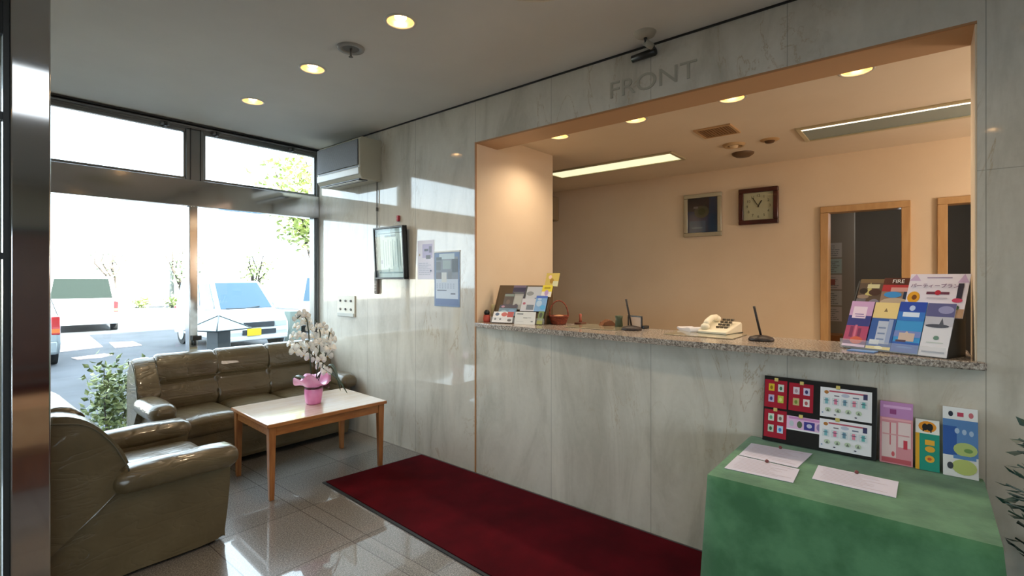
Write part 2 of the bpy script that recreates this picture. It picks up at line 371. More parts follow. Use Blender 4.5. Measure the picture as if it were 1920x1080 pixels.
# ------------------------------------------------------------------ window wall
W = D.objects.new('window_1', None); C.objects.link(W); W['kind'] = 'structure'; W.location = (0, YW, 0)
xl, xr, zt, z2, z1 = .24, XW, 2.655, 2.27, 2.03
b = MB(); b.box(xl, xr, 0, .11, zt+.02, CH, M_alu); b.box(xl, xr, -.004, 0, CH-.024, CH-.012, M_dkalu); b.box(xl, xr, -.025, .02, zt+.035, CH-.025, M_alu, .004); b.box(xl, xr, -.04, 0, zt+.055, zt+.06, M_dkalu); b.build('head_rail', W)
b = MB(); b.box(xl, xr, -.012, .1, z1, z2-.018, M_steel, .006); b.build('transom_beam', W)
b = MB(); b.box(1.455, 1.59, 0, .1, z2-.02, zt+.03, M_alu, .004); b.box(1.485, 1.49, -.006, .002, z2-.02, zt+.03, M_dkalu); b.box(1.56, 1.565, -.006, .002, z2-.02, zt+.03, M_dkalu); b.build('upper_mullion', W)
b = MB(); b.box(1.475, 1.54, -.01, .09, .06, z1, M_steel, .006); b.build('lower_mullion', W)
b = MB(); b.box(2.585, 2.60, -.006, .09, .06, z1, M_alu, .003); b.box(2.61, xr, -.006, .09, .06, zt+.03, M_alu, .003); b.build('side_jamb', W)
b = MB(); b.box(xl, xr, -.01, .1, 0, .07, M_alu, .004); b.build('bottom_rail', W)
for nm, x0, x1 in (('sash', xl, 1.455), ('sash', 1.59, 2.61)):
    b = MB(); e = .016
    b.box(x0, x1, .01, .05, zt-.004, zt+.03, M_alu, .003); b.box(x0, x1, .01, .05, z2-.02, z2+.004, M_alu, .003)
    b.box(x0, x0+e, .01, .05, z2+.004, zt-.004, M_alu, .003); b.box(x1-e, x1, .01, .05, z2+.004, zt-.004, M_alu, .003); sh = b.build(nm, W)
    b = MB(); b.box(x0+e, x1-e, .028, .034, z2, zt, M_glass); b.build('glass_pane', sh)
b = MB(); b.box(xl, 1.476, .04, .047, .07, z1, M_glass); b.build('glass_pane', W)
b = MB(); b.box(1.54, 2.585, .04, .047, .07, z1, M_glass); b.build('glass_pane', W)
for px in (1.30, 1.68, 2.35):
    b = MB(); b.box(px-.03, px+.03, -.035, .01, zt+.01, zt+.03, M_alu, .003); b.box(px-.008, px+.012, -.045, .0, zt+.0, zt+.035, M_dkalu, .003); b.build('window_latch', W)
b = MB(); b.cyl((1.508, -.03, .86), .012, .05, M_dkalu); b.box(1.49, 1.56, -.04, -.01, .9, .94, M_dkalu, .005); b.build('catch', W)
# polished steel pillar and side glazing
M_pil = mat('mirror_steel', (.56, .57, .58), .07, 1); h = N(M_pil); h.bump(h.noise(h.scale(h.pos(), (1, 1, .5)), 1.6, 1), .012, .01)
b = MB(); b.box(.236, .352, 2.70, 2.80, 0, CH, M_pil, .006, 3); struct(b, 'trim_4')
W2 = D.objects.new('window_2', None); C.objects.link(W2); W2['kind'] = 'structure'; W2.location = (0, 2.74, 0)
b = MB(); b.box(.218, .235, -.03, .03, 0, CH, M_dkalu); b.box(.10, .22, -.02, .02, 0, .08, M_dkalu); b.box(.10, .22, -.02, .02, 2.03, 2.06, M_dkalu); b.box(.10, .22, -.02, .02, 2.36, CH, M_dkalu); b.box(.10, .22, -.02, .02, 1.495, 1.52, M_dkalu)
for xx in (.10,): b.box(xx, xx+.05, -.02, .02, 0, CH, M_dkalu)
b.build('frame', W2); b = MB(); b.box(.10, .218, -.003, .003, .08, 2.36, M_glass); b.build('glass_pane', W2)
b = MB(); b.box(.215, .245, 2.80, YW+.1, -.3, CH, M_plaster); struct(b, 'wall_side')
# upper storeys of the building (they shade the car park); rear overhang added to keep sun out
M_conc = mat('grey_facade', S(150, 150, 146), .8)
b = MB(); b.box(-14, 16, -8.4, YW+.14, CH+.14, 10.3, M_conc); struct(b, 'wall_upper')
b = MB(); b.box(XJ+.02, 16, 4.52, YW+.14, -.3, CH+.13, M_conc); struct(b, 'wall_outer')
# ground outside
b = MB(); b.box(-60, 90, YW+.16, 120, -.42, -.3, M_asphalt); struct(b, 'ground')
b = MB(); b.box(-60, .22, 2.84, YW+.15, -.42, -.3, M_asphalt); struct(b, 'ground')
b = MB(); b.box(-60, XL-.13, -60, 2.84, -.42, -.3, M_asphalt); b.box(XL-.13, 40, -60, YB-.13, -.42, -.3, M_asphalt); struct(b, 'ground')
M_patch = mat('pale_paving', S(236, 214, 210), .7)  # thin pale patches laid on the tarmac
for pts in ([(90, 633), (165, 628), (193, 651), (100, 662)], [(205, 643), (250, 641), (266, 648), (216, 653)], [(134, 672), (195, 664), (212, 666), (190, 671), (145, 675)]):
    b = MB(); b.prism([tuple(at(x, y, 2, -.3))[:2] for x, y in pts], -.3, -.285, M_patch, 'z'); struct(b, 'ground')
# ------------------------------------------------------------------ lamps
M_can = mat('downlight_reflector', S(236, 214, 176), .25, .6)
M_bulb = mat('warm_bulb', (1, .8, .5), .5, emit=(1, .60, .26), estr=16)
M_trimring = mat('white_trim_ring', S(206, 204, 196), .4)
def downlight(loc, label, group, power, col):
    t = thing('downlight', label, 'ceiling light', loc, group=group)
    b = MB(); b.lathe([(.068, .004), (.068, -.004), (.080, -.004), (.084, .001)], M_trimring); b.build('trim_ring', t)
    b = MB(); b.lathe([(.069, -.001), (.066, .02), (.050, .055), (.001, .060)], M_can); b.build('reflector', t)
    b = MB(); b.lathe([(.001, .0), (.02, .003), (.03, .014), (.03, .03), (.022, .05)], M_bulb, loc=(0, 0, .004)); b.build('bulb', t)
    l = light('SPOT', 'downlight_lamp', (0, 0, -.02), power, col, .03, cone=2.5); l.parent = t
    return t
def downlight_hole(b, x, y): pass
LB = ['lit round downlight in the lobby ceiling, nearest the round ceiling fixture', 'lit round downlight in the lobby ceiling, middle one of the row of three', 'lit round downlight in the lobby ceiling, closest to the window']+['lit round downlight in the lobby ceiling, away from the window beyond the entrance']*5
for (x, y), l in zip(LOBBY_DL, LB): downlight((x, y, CH), l, 'downlights in the lobby ceiling', 13, (1, .78, .52))
RB = ['warm recessed downlight over the counter, nearest the magazine rack end', 'warm recessed downlight over the counter, above the upright pen near the phone', 'warm recessed downlight over the counter, above the far pen stand', 'warm recessed downlight over the counter, nearest the leaflet rack at the far end']
for (x, y), l in zip(OFFICE_DL, RB): downlight((x, y, RC), l, 'downlights above the reception counter', 17, (1, .82, .62))
# fluorescent troffers, recessed look: shallow frames under the ceiling
M_tube = mat('fluorescent_diffuser', (.9, .95, .75), .5, emit=(1, 1, .66), estr=.62)
M_diffoff = mat('blue_grey_diffuser', S(132, 152, 150), .35)
M_tf = mat('troffer_frame', S(196, 184, 150), .4, .2)
def troffer(loc, w, l, label, lit):
    t = thing('fluorescent_light', label, 'ceiling light', loc)
    b = MB(); e = .03
    for x0, x1, y0, y1 in ((0, e, e, l-e), (w-e, w, e, l-e), (0, w, 0, e), (0, w, l-e, l)): b.box(x0, x1, y0, y1, -.014, 0, M_tf, .003)
    b.build('frame', t)
    b = MB()
    if lit: b.box(e, w-e, e, l-e, -.006, -.001, M_tube)
    else:
        b.box(e, w-e, e, l-e, -.006, -.001, M_diffoff)
    b.build('diffuser', t)
    if not lit:
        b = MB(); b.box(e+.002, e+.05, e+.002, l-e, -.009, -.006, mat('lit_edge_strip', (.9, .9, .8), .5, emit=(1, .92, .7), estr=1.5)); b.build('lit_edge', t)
troffer((4.14, 1.67, RC), .34, 1.36, 'lit fluorescent panel in the office ceiling, toward the far partition', True)
troffer((4.09, -.66, RC), .42, 1.39, 'unlit blue-grey fluorescent panel in the office ceiling above the doors', False)
# daylight-coloured fill of the corridor lamps beyond the door
for loc in ((6.6, .25, RC-.101), (7.1, .15, RC-.101), (6.2, .75, RC-.101)):
    t = thing('corridor_lamp', 'small round light glowing on the dark corridor ceiling seen through the doorway', 'ceiling light', loc, group='corridor ceiling lights')
    b = MB(); b.cyl((0, 0, -.006), .04, .005, mat('corridor_bulb', (1, 1, 1), .5, emit=(1, .85, .6), estr=6)); b.build('bulb', t)
light('POINT', 'corridor_glow', (6.0, .1, 2.0), 5.0, (.9, .95, 1), .1)
light('POINT', 'office_lamp', (4.0, -1.5, 1.75), 50, (1, .84, .70), .25)  # unseen warm fill light added off to the right, without a lamp body
# large round ceiling fixture, unlit
b = MB(); b.lathe([(.001, -.03), (.12, -.029), (.24, -.022), (.30, -.006), (.31, 0)], mat('frosted_cover', S(188, 184, 160), .4))
big = thing('ceiling_fixture', 'large unlit round cream ceiling fixture between downlight and security dome', 'ceiling light', (1.62, 1.20, CH)); b.build('cover', big)
b = MB(); b.lathe([(.318, 0), (.318, -.014), (.30, -.014), (.296, 0)], M_offw); b.build('rim', big)
# ------------------------------------------------------------------ seating
def smooth_prof(P, n=4):
    out = []; L = len(P)
    for i in range(L):
        p0, p1, p2, p3 = (Vector(P[(i+k) % L]) for k in (-1, 0, 1, 2))
        for j in range(n):
            t = j/n
            out.append(tuple(.5*((2*p1)+(-p0+p2)*t+(2*p0-5*p1+4*p2-p3)*t*t+(-p0+3*p1-3*p2+p3)*t**3)))
    return out
def puff(mb, amp=.006, sc=6, seed=0):       # uneven stuffing
    from mathutils import noise
    for v in mb.bm.verts:
        q = v.co*sc+Vector((seed, 0, 0)); v.co += noise.noise_vector(q)*amp
def pillow(mb, x0, x1, y0, y1, z0, z1, m, r=.05, nx=10, ny=10, dome=.02):
    """rounded upholstered block with a domed top: superellipsoid wrap"""
    cx, cy, cz = (x0+x1)/2, (y0+y1)/2, (z0+z1)/2; hx, hy, hz = (x1-x0)/2, (y1-y0)/2, (z1-z0)/2
    old = set(mb.bm.verts); q = bmesh.ops.create_cube(mb.bm, size=2)['verts']
    es = list({e for v in q for e in v.link_edges})
    r_ = bmesh.ops.subdivide_edges(mb.bm, edges=es, cuts=11, use_grid_fill=True)
    vs = [v for v in mb.bm.verts if v not in old]
    i = mb.mi(m)
    for v in vs:
        p = Vector((v.co.x*hx, v.co.y*hy, v.co.z*hz)); c = Vector([max(-h_+r, min(h_-r, a)) for a, h_ in zip(p, (hx, hy, hz))])
        # keep the grid even while rounding corners
        d = p-c
        if d.length > 1e-6:
            k = max(abs(d.x), abs(d.y), abs(d.z)); d = d.normalized()*k
        p = c+d
        u, w, z = p.x/hx, p.y/hy, p.z/hz
        f = (1-u*u*.9)*(1-w*w*.9)
        p.z += dome*f*(1 if z > 0 else -.3)
        v.co = p+Vector((cx, cy, cz))
    for f in {f for v in vs for f in v.link_faces}: f.smooth = True; f.material_index = i
    return vs
def seat_unit(name, label, cat, loc, rz, W, dep, arm_z, seat_z, top_z, nsec, armw=.15):
    t = thing(name, label, cat, loc, rz); hw = W/2; f = dep/2; k = dep/.84; L = M_leather; s_ = top_z/.83
    # carcass
    b = MB(); b.prism(smooth_prof([(-.40*k, .03), (-.1*k, .025), (f-.06, .03), (f-.015, .10), (f+.0, seat_z-.13), (f-.03, seat_z-.08), (0, seat_z-.07), (-.36*k, seat_z)], 3), -hw+armw*.62, hw-armw*.62, L, bev=.015); b.build('base', t)
    for sg in (-1, 1):
        yo = sg*(hw-armw*.55)
        b = MB(); ya, yb = sorted((sg*(hw-armw*.95), sg*(hw-armw*.42)))
        b.prism(smooth_prof([(-.41*k, .02), (0, .018), (f-.05, .02), (f-.015, .06), (f+.012, arm_z-.12), (f-.02, arm_z-.06), (0, arm_z-.06), (-.42*k, arm_z-.02), (-.43*k, .2)], 3), ya, yb, L, bev=.02); puff(b, .004, 5, sg); b.build('side_panel', t)
        b = MB(); ya, yb = sorted((sg*(hw-armw), sg*hw))
        pillow(b, -.12*k, f+.045, ya, yb, arm_z-.115, arm_z, L, r=.056, dome=.012)
        puff(b, .006, 7, sg*3+nsec); b.build('armrest', t)
        b = MB(); ya, yb = sorted((sg*(hw-armw*1.0), sg*(hw-armw*.18)))
        b.prism(smooth_prof([(-.42*k, .20), (-.445*k, .5), (-.44*k, .72*s_), (-.38*k, .80*s_), (-.30*k, .82*s_), (-.21*k, .785*s_), (-.13*k, .70*s_), (-.07*k, .60*s_), (-.045*k, .51*s_), (-.10*k, .43), (-.25*k, .30)], 4), ya, yb, L, bev=.045, seg=5)
        puff(b, .007, 6, sg*5+nsec); wg = b.build('wing', t)
        yy = sg*(hw-armw*.16)
        b = MB(); b.tube([Vector((x*k, yy, z)) for x, z in smooth_prof([(-.37, .775*s_), (-.28, .785*s_), (-.20, .755*s_), (-.13, .68*s_), (-.085, .60*s_), (-.07, .52*s_)], 4)[:20]], .0035, M_leatherd, 6); b.build('piping', wg)
    n = nsec; wi = (W-2*armw)/n
    b = MB(); b.prism(smooth_prof([(-.43*k, .05), (-.445*k, .5), (-.43*k, .70*s_), (-.36*k, .78*s_), (-.28*k, .76*s_), (-.25*k, .5), (-.25*k, .1)], 3), -hw+armw*.5, hw-armw*.5, L, bev=.02); b.build('back_shell', t)
    for j in range(n):
        ya = -hw+armw+j*wi; yb = ya+wi
        b = MB()
        b.prism(smooth_prof([(-.36*k, seat_z), (-.38*k, .60*s_), (-.37*k, .76*s_), (-.32*k, .83*s_), (-.24*k, .825*s_), (-.18*k, .76*s_), (-.165*k, .66*s_), (-.18*k, .605*s_), (-.15*k, .55*s_), (-.125*k, seat_z+.06), (-.16*k, seat_z-.02)], 4), ya, yb, L, bev=.03, seg=4)
        puff(b, .008, 6, j*7+nsec); b.build('back_cushion', t)
        b = MB(); pillow(b, -.22*k, f+.02, ya+.002, yb-.002, seat_z-.14, seat_z, L, r=.045, dome=.022); puff(b, .006, 6, j*3+11); b.build('seat_cushion', t)
    for x in (-.34*k, f-.08):
        for y in (-hw+.12, hw-.12): b = MB(); b.cyl((x, y, 0), .022, .035, M_black); b.build('foot', t)
    return t
seat_unit('armchair', 'taupe leather armchair with rolled arms beside the steel pillar', 'armchair', (.695, 3.30, 0), 0, .90, .80, .52, .415, .83, 1, .17)
seat_unit('sofa', 'long taupe leather sofa set against the window', 'sofa', (1.815, 4.37, 0), -PI/2, 1.60, .66, .545, .41, .825, 3, .17)

# coffee table
tt = thing('coffee_table', 'low wooden coffee table with tapered legs and a glossy pale top', 'table', (1.466, 3.229, 0), math.radians(-2.86))
tw, td, th = .80, .579, .495
b = MB(); b.box(-.035, tw+.035, -.035, td+.035, th-.022, th, M_tabletop, .006, 3); b.build('tabletop', tt)
b = MB(); b.box(-.037, tw+.037, -.037, -.030, th-.024, th-.002, M_oak, .002); b.box(-.037, tw+.037, td+.030, td+.037, th-.024, th-.002, M_oak, .002); b.box(-.037, -.030, -.037, td+.037, th-.024, th-.002, M_oak, .002); b.box(tw+.030, tw+.037, -.037, td+.037, th-.024, th-.002, M_oak, .002); b.build('edge_band', tt)
b = MB()
b.box(.0, tw, -.012, .008, th-.085, th-.024, M_oak); b.box(.0, tw, td-.008, td+.012, th-.085, th-.024, M_oak); b.box(-.012, .008, 0, td, th-.085, th-.024, M_oak); b.box(tw-.008, tw+.012, 0, td, th-.085, th-.024, M_oak); b.build('apron', tt)
for x in (0, tw):
    for y in (0, td):
        b = MB(); q = bmesh.ops.create_cone(b.bm, cap_ends=True, segments=4, radius1=.021, radius2=.033, depth=th-.024)['verts']
        bmesh.ops.transform(b.bm, matrix=Matrix.Translation((x, y, (th-.024)/2)) @ Matrix.Rotation(PI/4, 4, 'Z'), verts=q); b._fin(q, M_oakleg); b.build('leg', tt, bevel=.003)

# orchid
OX, OY, OZ = 1.895, 3.49, .496
ot = thing('orchid', 'white moth orchid in a pink paper wrapped pot on the coffee table', 'potted plant', (OX, OY, OZ))
M_pink = noisy('pink_wrap', S(238, 150, 198), S(224, 124, 178), 14, .4, .3, 20, coat=.2)
M_pinkl = noisy('pale_pink_wrap', S(246, 180, 218), S(234, 146, 198), 14, .4, .3, 20, coat=.2)
M_ribbon = mat('maroon_ribbon', S(74, 14, 34), .4)
b = MB(); b.lathe([(.0, 0), (.048, 0), (.054, .01), (.061, .06), (.064, .10), (.058, .125)], M_pink, 36, wave=lambda k, a: .02*math.sin(7*a+k)+.012*math.sin(13*a)); b.build('pot_wrap', ot)
b = MB(); b.lathe([(.056, .122), (.072, .14), (.10, .165), (.125, .182), (.13, .19), (.10, .172), (.07, .15), (.05, .14)], M_pinkl, 64, wave=lambda k, a: (0 if k < 1 else .05*k/3)*(math.sin(3*a+.5)+.7*math.sin(5*a+1)+.4*math.sin(9*a)))
for v in b.bm.verts:
    a = math.atan2(v.co.y, v.co.x); r = math.hypot(v.co.x, v.co.y); v.co.z += max(0, r-.06)*(.45*math.sin(2*a+.3)+.3*math.sin(5*a))
b.build('paper_collar', ot)
b = MB(); b.lathe([(.060, .112), (.064, .117), (.064, .127), (.058, .131)], M_ribbon, 36); b.tube([(.04, -.055, .12), (.075, -.075, .135), (.09, -.06, .11)], .006, M_ribbon); b.tube([(.04, -.055, .12), (.02, -.09, .14), (-.01, -.075, .12)], .006, M_ribbon); b.build('ribbon', ot)
M_stem = mat('dark_green_stem', S(44, 58, 34), .5); M_leafd = mat('dark_green_leaf', S(40, 62, 38), .35)
M_petal = mat('white_petal', S(248, 244, 236), .5, sheen=.2); M_lip = mat('yellow_lip', S(226, 190, 120), .5); M_bud = mat('green_bud', S(170, 180, 130), .5)
R_ = Vector((math.cos(YAW), -math.sin(YAW), 0)); F_ = Vector((math.sin(YAW), math.cos(YAW), 0))
def O(u, z, v=0): return R_*u+F_*v+Vector((0, 0, z))
stems = [[O(-.01, .12), O(-.02, .24), O(-.03, .40), O(-.035, .52), O(-.05, .62), O(-.085, .66), O(-.12, .63)], [O(.01, .12), O(.03, .26), O(.045, .40), O(.05, .52), O(.03, .60), O(.01, .62)], [O(.02, .12), O(.06, .25), O(.095, .38), O(.11, .48), O(.12, .53)]]
for st in stems: b = MB(); b.tube(st, .004, M_stem, 8); b.build('stem', ot)
for (u, z, tip) in ((.14, .30, (.20, .10)), (.10, .26, (.25, .08)), (-.10, .20, (-.17, .17))):
    b = MB(); pts = [O(0, .14), O(u*.6, z*.95), O(u, z), O((u+tip[0])/2, (z+tip[1])/2+.03), O(*tip)]
    wd = [.012, .026, .032, .026, .004]; L_ = [b.bm.verts.new(p+F_*w) for p, w in zip(pts, wd)]; Rr = [b.bm.verts.new(p-F_*w) for p, w in zip(pts, wd)]; Cc = [b.bm.verts.new(p-Vector((0, 0, .008))) for p in pts]; i = b.mi(M_leafd)
    for A, B_ in ((L_, Cc), (Cc, Rr)):
        for q in range(4): f = b.bm.faces.new((A[q], A[q+1], B_[q+1], B_[q])); f.smooth = True; f.material_index = i
    o = b.build('leaf', ot, sub=1); so = o.modifiers.new('thickness', 'SOLIDIFY'); so.thickness = .002
def blossom():
    b = MB(); i = b.mi(M_petal)
    for a, ln, wd in ((90, .044, .032), (210, .044, .026), (330, .044, .026), (5, .046, .046), (175, .046, .046)):
        a = math.radians(a); d = Vector((math.cos(a), 0, math.sin(a))); n = Vector((-math.sin(a), 0, math.cos(a)))
        ring = [b.bm.verts.new(Vector((0, 0, 0)))]
        for u, w in ((.35, .6), (.7, 1), (.95, .6), (1.0, 0), (.95, -.6), (.7, -1), (.35, -.6)):
            ring.append(b.bm.verts.new(d*ln*u+n*wd*.55*w+Vector((0, -.006*abs(w)+.004*u, 0))))
        c = b.bm.verts.new(d*ln*.65+Vector((0, .004, 0)))
        for q in range(len(ring)): f = b.bm.faces.new((c, ring[q], ring[(q+1) % len(ring)])); f.smooth = True; f.material_index = i
    b.ico((0, -.006, -.006), .005, M_lip, 1, (1, 1.3, 1)); return b
bl0 = blossom().build('blossom', ot, recalc=False); first = True
so = bl0.modifiers.new('thickness', 'SOLIDIFY'); so.thickness = .0012
rr = random.Random(5); spots = []
tgt = [(-.085, .69), (-.05, .68), (-.02, .64), (-.13, .66), (-.12, .60), (-.075, .62), (-.03, .58), (-.14, .53), (-.10, .53), (-.055, .52), (-.01, .52), (-.15, .47), (-.11, .45), (-.065, .45), (-.02, .45), (.03, .60), (.035, .54), (.08, .60), (.075, .55), (.12, .55), (.13, .50), (.095, .49), (.05, .48), (.125, .44), (.085, .43), (.04, .42), (.0, .40), (-.14, .41), (-.07, .39), (-.04, .36), (.10, .38), (.06, .36), (.02, .33), (.045, .30), (.085, .28), (.11, .27), (-.06, .64), (.01, .47)]
for u, z in tgt:
    o = bl0 if first else bl0.copy()
    if not first: C.objects.link(o); o.parent = ot
    first = False
    o.location = O(u+rr.uniform(-.006, .006), z-.03, rr.uniform(-.03, .03)); o.rotation_euler = (rr.uniform(-.4, .3), rr.uniform(-.3, .3), -YAW+rr.uniform(-.8, .8)); q = rr.uniform(.75, 1.0); o.scale = (q, q, q)
# carpet
b = MB(); xe = lambda y: 1.815-.0486*(3.225-y)
b.prism([(xe(3.225), 3.225), (2.618, 3.125), (2.618, -.3), (xe(-.3), -.3)], .0005, .006, M_rubber, 'z')
o = b.build('entrance_carpet'); tag(o, 'long crimson runner carpet with dark rubber edging along the marble wall', 'carpet')
b = MB(); e = .018; b.prism([(xe(3.225)+e, 3.225-e), (2.618-e, 3.125-e), (2.618-e, -.3+e), (xe(-.3)+e, -.3+e)], .006, .011, M_carpet, 'z'); b.build('pile', o)
# ------------------------------------------------------------------ things on the lobby walls and ceiling
# frame for things on the reception wall: local x runs toward -Y (rightwards for a viewer), local -y points out of the wall, z up
def onwall(y, z, x=XW): return Matrix.Translation((x, y, z)) @ Matrix.Rotation(-PI/2, 4, 'Z')
def wall_thing(name, label, cat, y, z, x=XW, group=None):
    t = thing(name, label, cat, (x, y, z), -PI/2, group); return t
# air conditioner
ac = wall_thing('air_conditioner', 'white wall air conditioner with a grey mesh front high in the corner by the window', 'air conditioner', 3.69, 2.275)
M_acside = mat('aged_cream_plastic', S(196, 190, 170), .45)
w = .70
b = MB(); b.prism([(0, .0), (-.19, .0), (-.215, .035), (-.22, .33), (-.19, .36), (0, .36)], -w, 0, M_acside, 'x', bev=.008); b.build('housing', ac)
M_mesh = mat('grey_intake_mesh', S(150, 152, 156), .5); h = N(M_mesh); p = h.scale(h.pos(True), (1, 1, 1)); wv = h.n.new('ShaderNodeTexWave'); wv.inputs['Scale'].default_value = 60; wv.bands_direction = 'Z'; h.link(p, wv.inputs[0]); h.color(h.ramp(wv.outputs['Fac'], [(.2, S(60, 62, 66)), (.8, S(132, 134, 140))])); h.bump(wv.outputs['Fac'], .5, .003)
b = MB(); b.box(-w+.02, -.02, -.228, -.218, .115, .335, M_mesh, .003); b.build('intake_grille', ac)
b = MB(); b.box(-w+.01, -.01, -.226, -.205, .035, .095, M_white, .006); b.build('front_panel', ac)
b = MB(); b.box(-w+.03, -.03, -.218, -.20, .098, .112, M_black); b.build('air_slot', ac)
b = MB(); b.box(-w+.03, -.03, -.205, -.12, -.006, .004, M_black, .002); b.box(-w+.05, -.05, -.20, -.16, -.014, -.008, M_white, .002); b.build('louvre', ac)
b = MB(); b.tube([(XW-.012, 3.738, 2.30), (XW-.012, 3.74, 2.0), (XW-.013, 3.738, 1.7), (XW-.012, 3.735, 1.49)], .005, paint(110, 106, 98)); b.cyl((XW-.012, 3.739, 2.02), .009, .03, paint(90, 86, 80)); tag(b.build('cable'), 'thin grey cable running down the marble from the air conditioner', 'cable')
b = MB(); b.box(XW-.026, XW-.002, 3.715, 3.765, 1.285, 1.49, paint(120, 108, 98), .008); b.box(XW-.029, XW-.024, 3.723, 3.757, 1.40, 1.475, paint(84, 76, 70), .002)
for k in range(3): b.box(XW-.029, XW-.024, 3.725, 3.755, 1.31+k*.026, 1.325+k*.026, paint(160, 150, 138), .002)
tag(b.build('remote_control'), 'small brown grey remote control hanging at the lower end of the cable', 'remote control')
# framed certificate
fr_ = wall_thing('certificate_frame', 'black framed certificate hung on the marble below a red hook', 'picture frame', 3.50, 1.418)
fr_.rotation_euler = (math.radians(3), 0, -PI/2)
hw = .205
b = MB(); e = .016
for x0, x1, z0, z1_ in ((-hw, hw, 0, e), (-hw, hw, .445-e, .445), (-hw, -hw+e, e, .445-e), (hw-e, hw, e, .445-e)): b.box(x0, x1, -.058, -.012, z0, z1_, M_black, .003)
b.box(-hw, hw, -.02, -.012, 0, .445, M_black); b.build('frame', fr_)
b = MB(); art = [(.06, .08, .94, .11, (150, 170, 176)), (.06, .9, .94, .915, (120, 130, 134)), (.1, .1, .115, .9, (110, 96, 90)), (.3, .83, .7, .87, (110, 120, 130))]
for k in range(8): art += [(.24+k*.085, .2+.03*(k % 3), .255+k*.085, .78-.04*(k % 2), (150, 170, 180))]
art += [(.14, .28, .2, .36, (160, 150, 190)), (.4, .12, .44, .2, (180, 200, 200))]
card(b, 2*hw-2*e, .445-2*e, .004, (232, 240, 240), art, Matrix.Translation((0, -.03, e))); b.build('certificate', fr_)
b = MB(); b.box(-hw+e, hw-e, -.052, -.049, e, .445-e, M_glass); b.build('glass_pane', fr_)
b = MB(); b.tube([(XW-.012, 3.45, 1.90), (XW-.02, 3.44, 1.93)], .003, M_chrome); b.box(XW-.022, XW-.001, 3.425, 3.45, 1.905, 1.955, paint(170, 40, 52), .004); b.tube([(XW-.018, 3.437, 1.91), (XW-.03, 3.50, 1.86)], .0015, M_chrome, 6); b.tube([(XW-.018, 3.437, 1.91), (XW-.03, 3.38, 1.86)], .0015, M_chrome, 6)
tag(b.build('wall_hook'), 'red adhesive hook holding the black framed certificate', 'hook')
# paper notice
b = MB(); card(b, .20, .315, .001, (222, 218, 232), [(.3, .55, .9, .9, (176, 168, 204)), (.42, .72, .66, .78, (60, 60, 84)), (.7, .68, .86, .84, (96, 92, 120)), (.52, .52, .8, .62, (60, 56, 70)), (.1, .6, .16, .66, (150, 130, 90))]+lines(.1, .85, .12, .45, 7, (176, 178, 196), 3)+[(.78, .2, .88, .24, (70, 80, 110))]); o = b.build('paper_notice', mtx=onwall(3.095, 1.414)); o.location.x -= .002
tag(o, 'pale lilac notice sheet taped to the marble between frame and calendar', 'notice')
# calendar poster
ca = wall_thing('wall_calendar', 'narrow blue and white wall calendar with photo collage on the marble', 'calendar', 2.845, 1.205)
b = MB(); art = [(.0, 0, 1, 1, (96, 122, 164)), (.06, .14, .94, .5, (196, 208, 224)), (.06, .5, .94, .9, (120, 130, 146)), (.2, .86, .8, .96, (186, 206, 216)), (.08, .84, .3, .9, (70, 84, 96)), (.08, .66, .26, .82, (86, 92, 100)), (.7, .62, .93, .86, (58, 70, 84)), (.34, .68, .66, .84, (150, 168, 172)), (.3, .44, .5, .62, (206, 210, 210)), (.56, .5, .7, .64, (110, 116, 126)), (.08, .5, .28, .62, (86, 84, 96)), (.06, .03, .94, .13, (88, 112, 160)), (.12, .285, .5, .30, (70, 84, 110)), (.66, .22, .84, .245, (70, 84, 110))]
art += [(.1+.11*i, .33+.035*j, .15+.11*i, .345+.035*j, (150, 166, 190)) for i in range(7) for j in range(3)]
card(b, .285, .425, .002, (214, 220, 230), art, Matrix.Translation((0, -.004, 0))); b.build('sheet', ca)
b = MB(); b.box(-.145, .145, -.008, 0, .418, .43, M_white, .002); b.build('hanging_strip', ca)
# switch plate
sw = wall_thing('switch_plate', 'cream switch plate with two rows of three buttons on the marble', 'switch', 4.24, 1.06)
b = MB(); b.box(-.15, .15, -.012, 0, .0, .20, M_offw, .005); b.build('plate', sw)
b = MB(); b.box(-.14, .14, -.018, -.006, .0, .035, paint(186, 186, 178), .004); b.build('lower_lip', sw)
for i in range(3):
    for j in range(2):
        b = MB(); b.cyl((0, 0, 0), .011, .008, paint(*((60, 56, 54) if (i + j) % 2 else (110, 106, 98))), mtx=Matrix.Translation((-.09+.09*i, -.012, .07+.08*j)) @ Matrix.Rotation(PI/2, 4, 'X')); b.build('button', sw)
# FRONT lettering on the header
b = MB(); M_let = mat('engraved_letter', S(172, 167, 152), .35); text_into(b, 'FRONT', .135, M_let, Matrix.Translation((XW-.001, 1.185, 2.525)) @ Matrix.Rotation(-PI/2, 4, 'Z') @ Matrix.Rotation(PI/2, 4, 'X') @ Matrix.Diagonal((1.18, 1, 1, 1)), .003)
o = b.build('wall_lettering', recalc=False); tag(o, 'raised grey letters reading FRONT on the marble above the reception opening', 'sign')
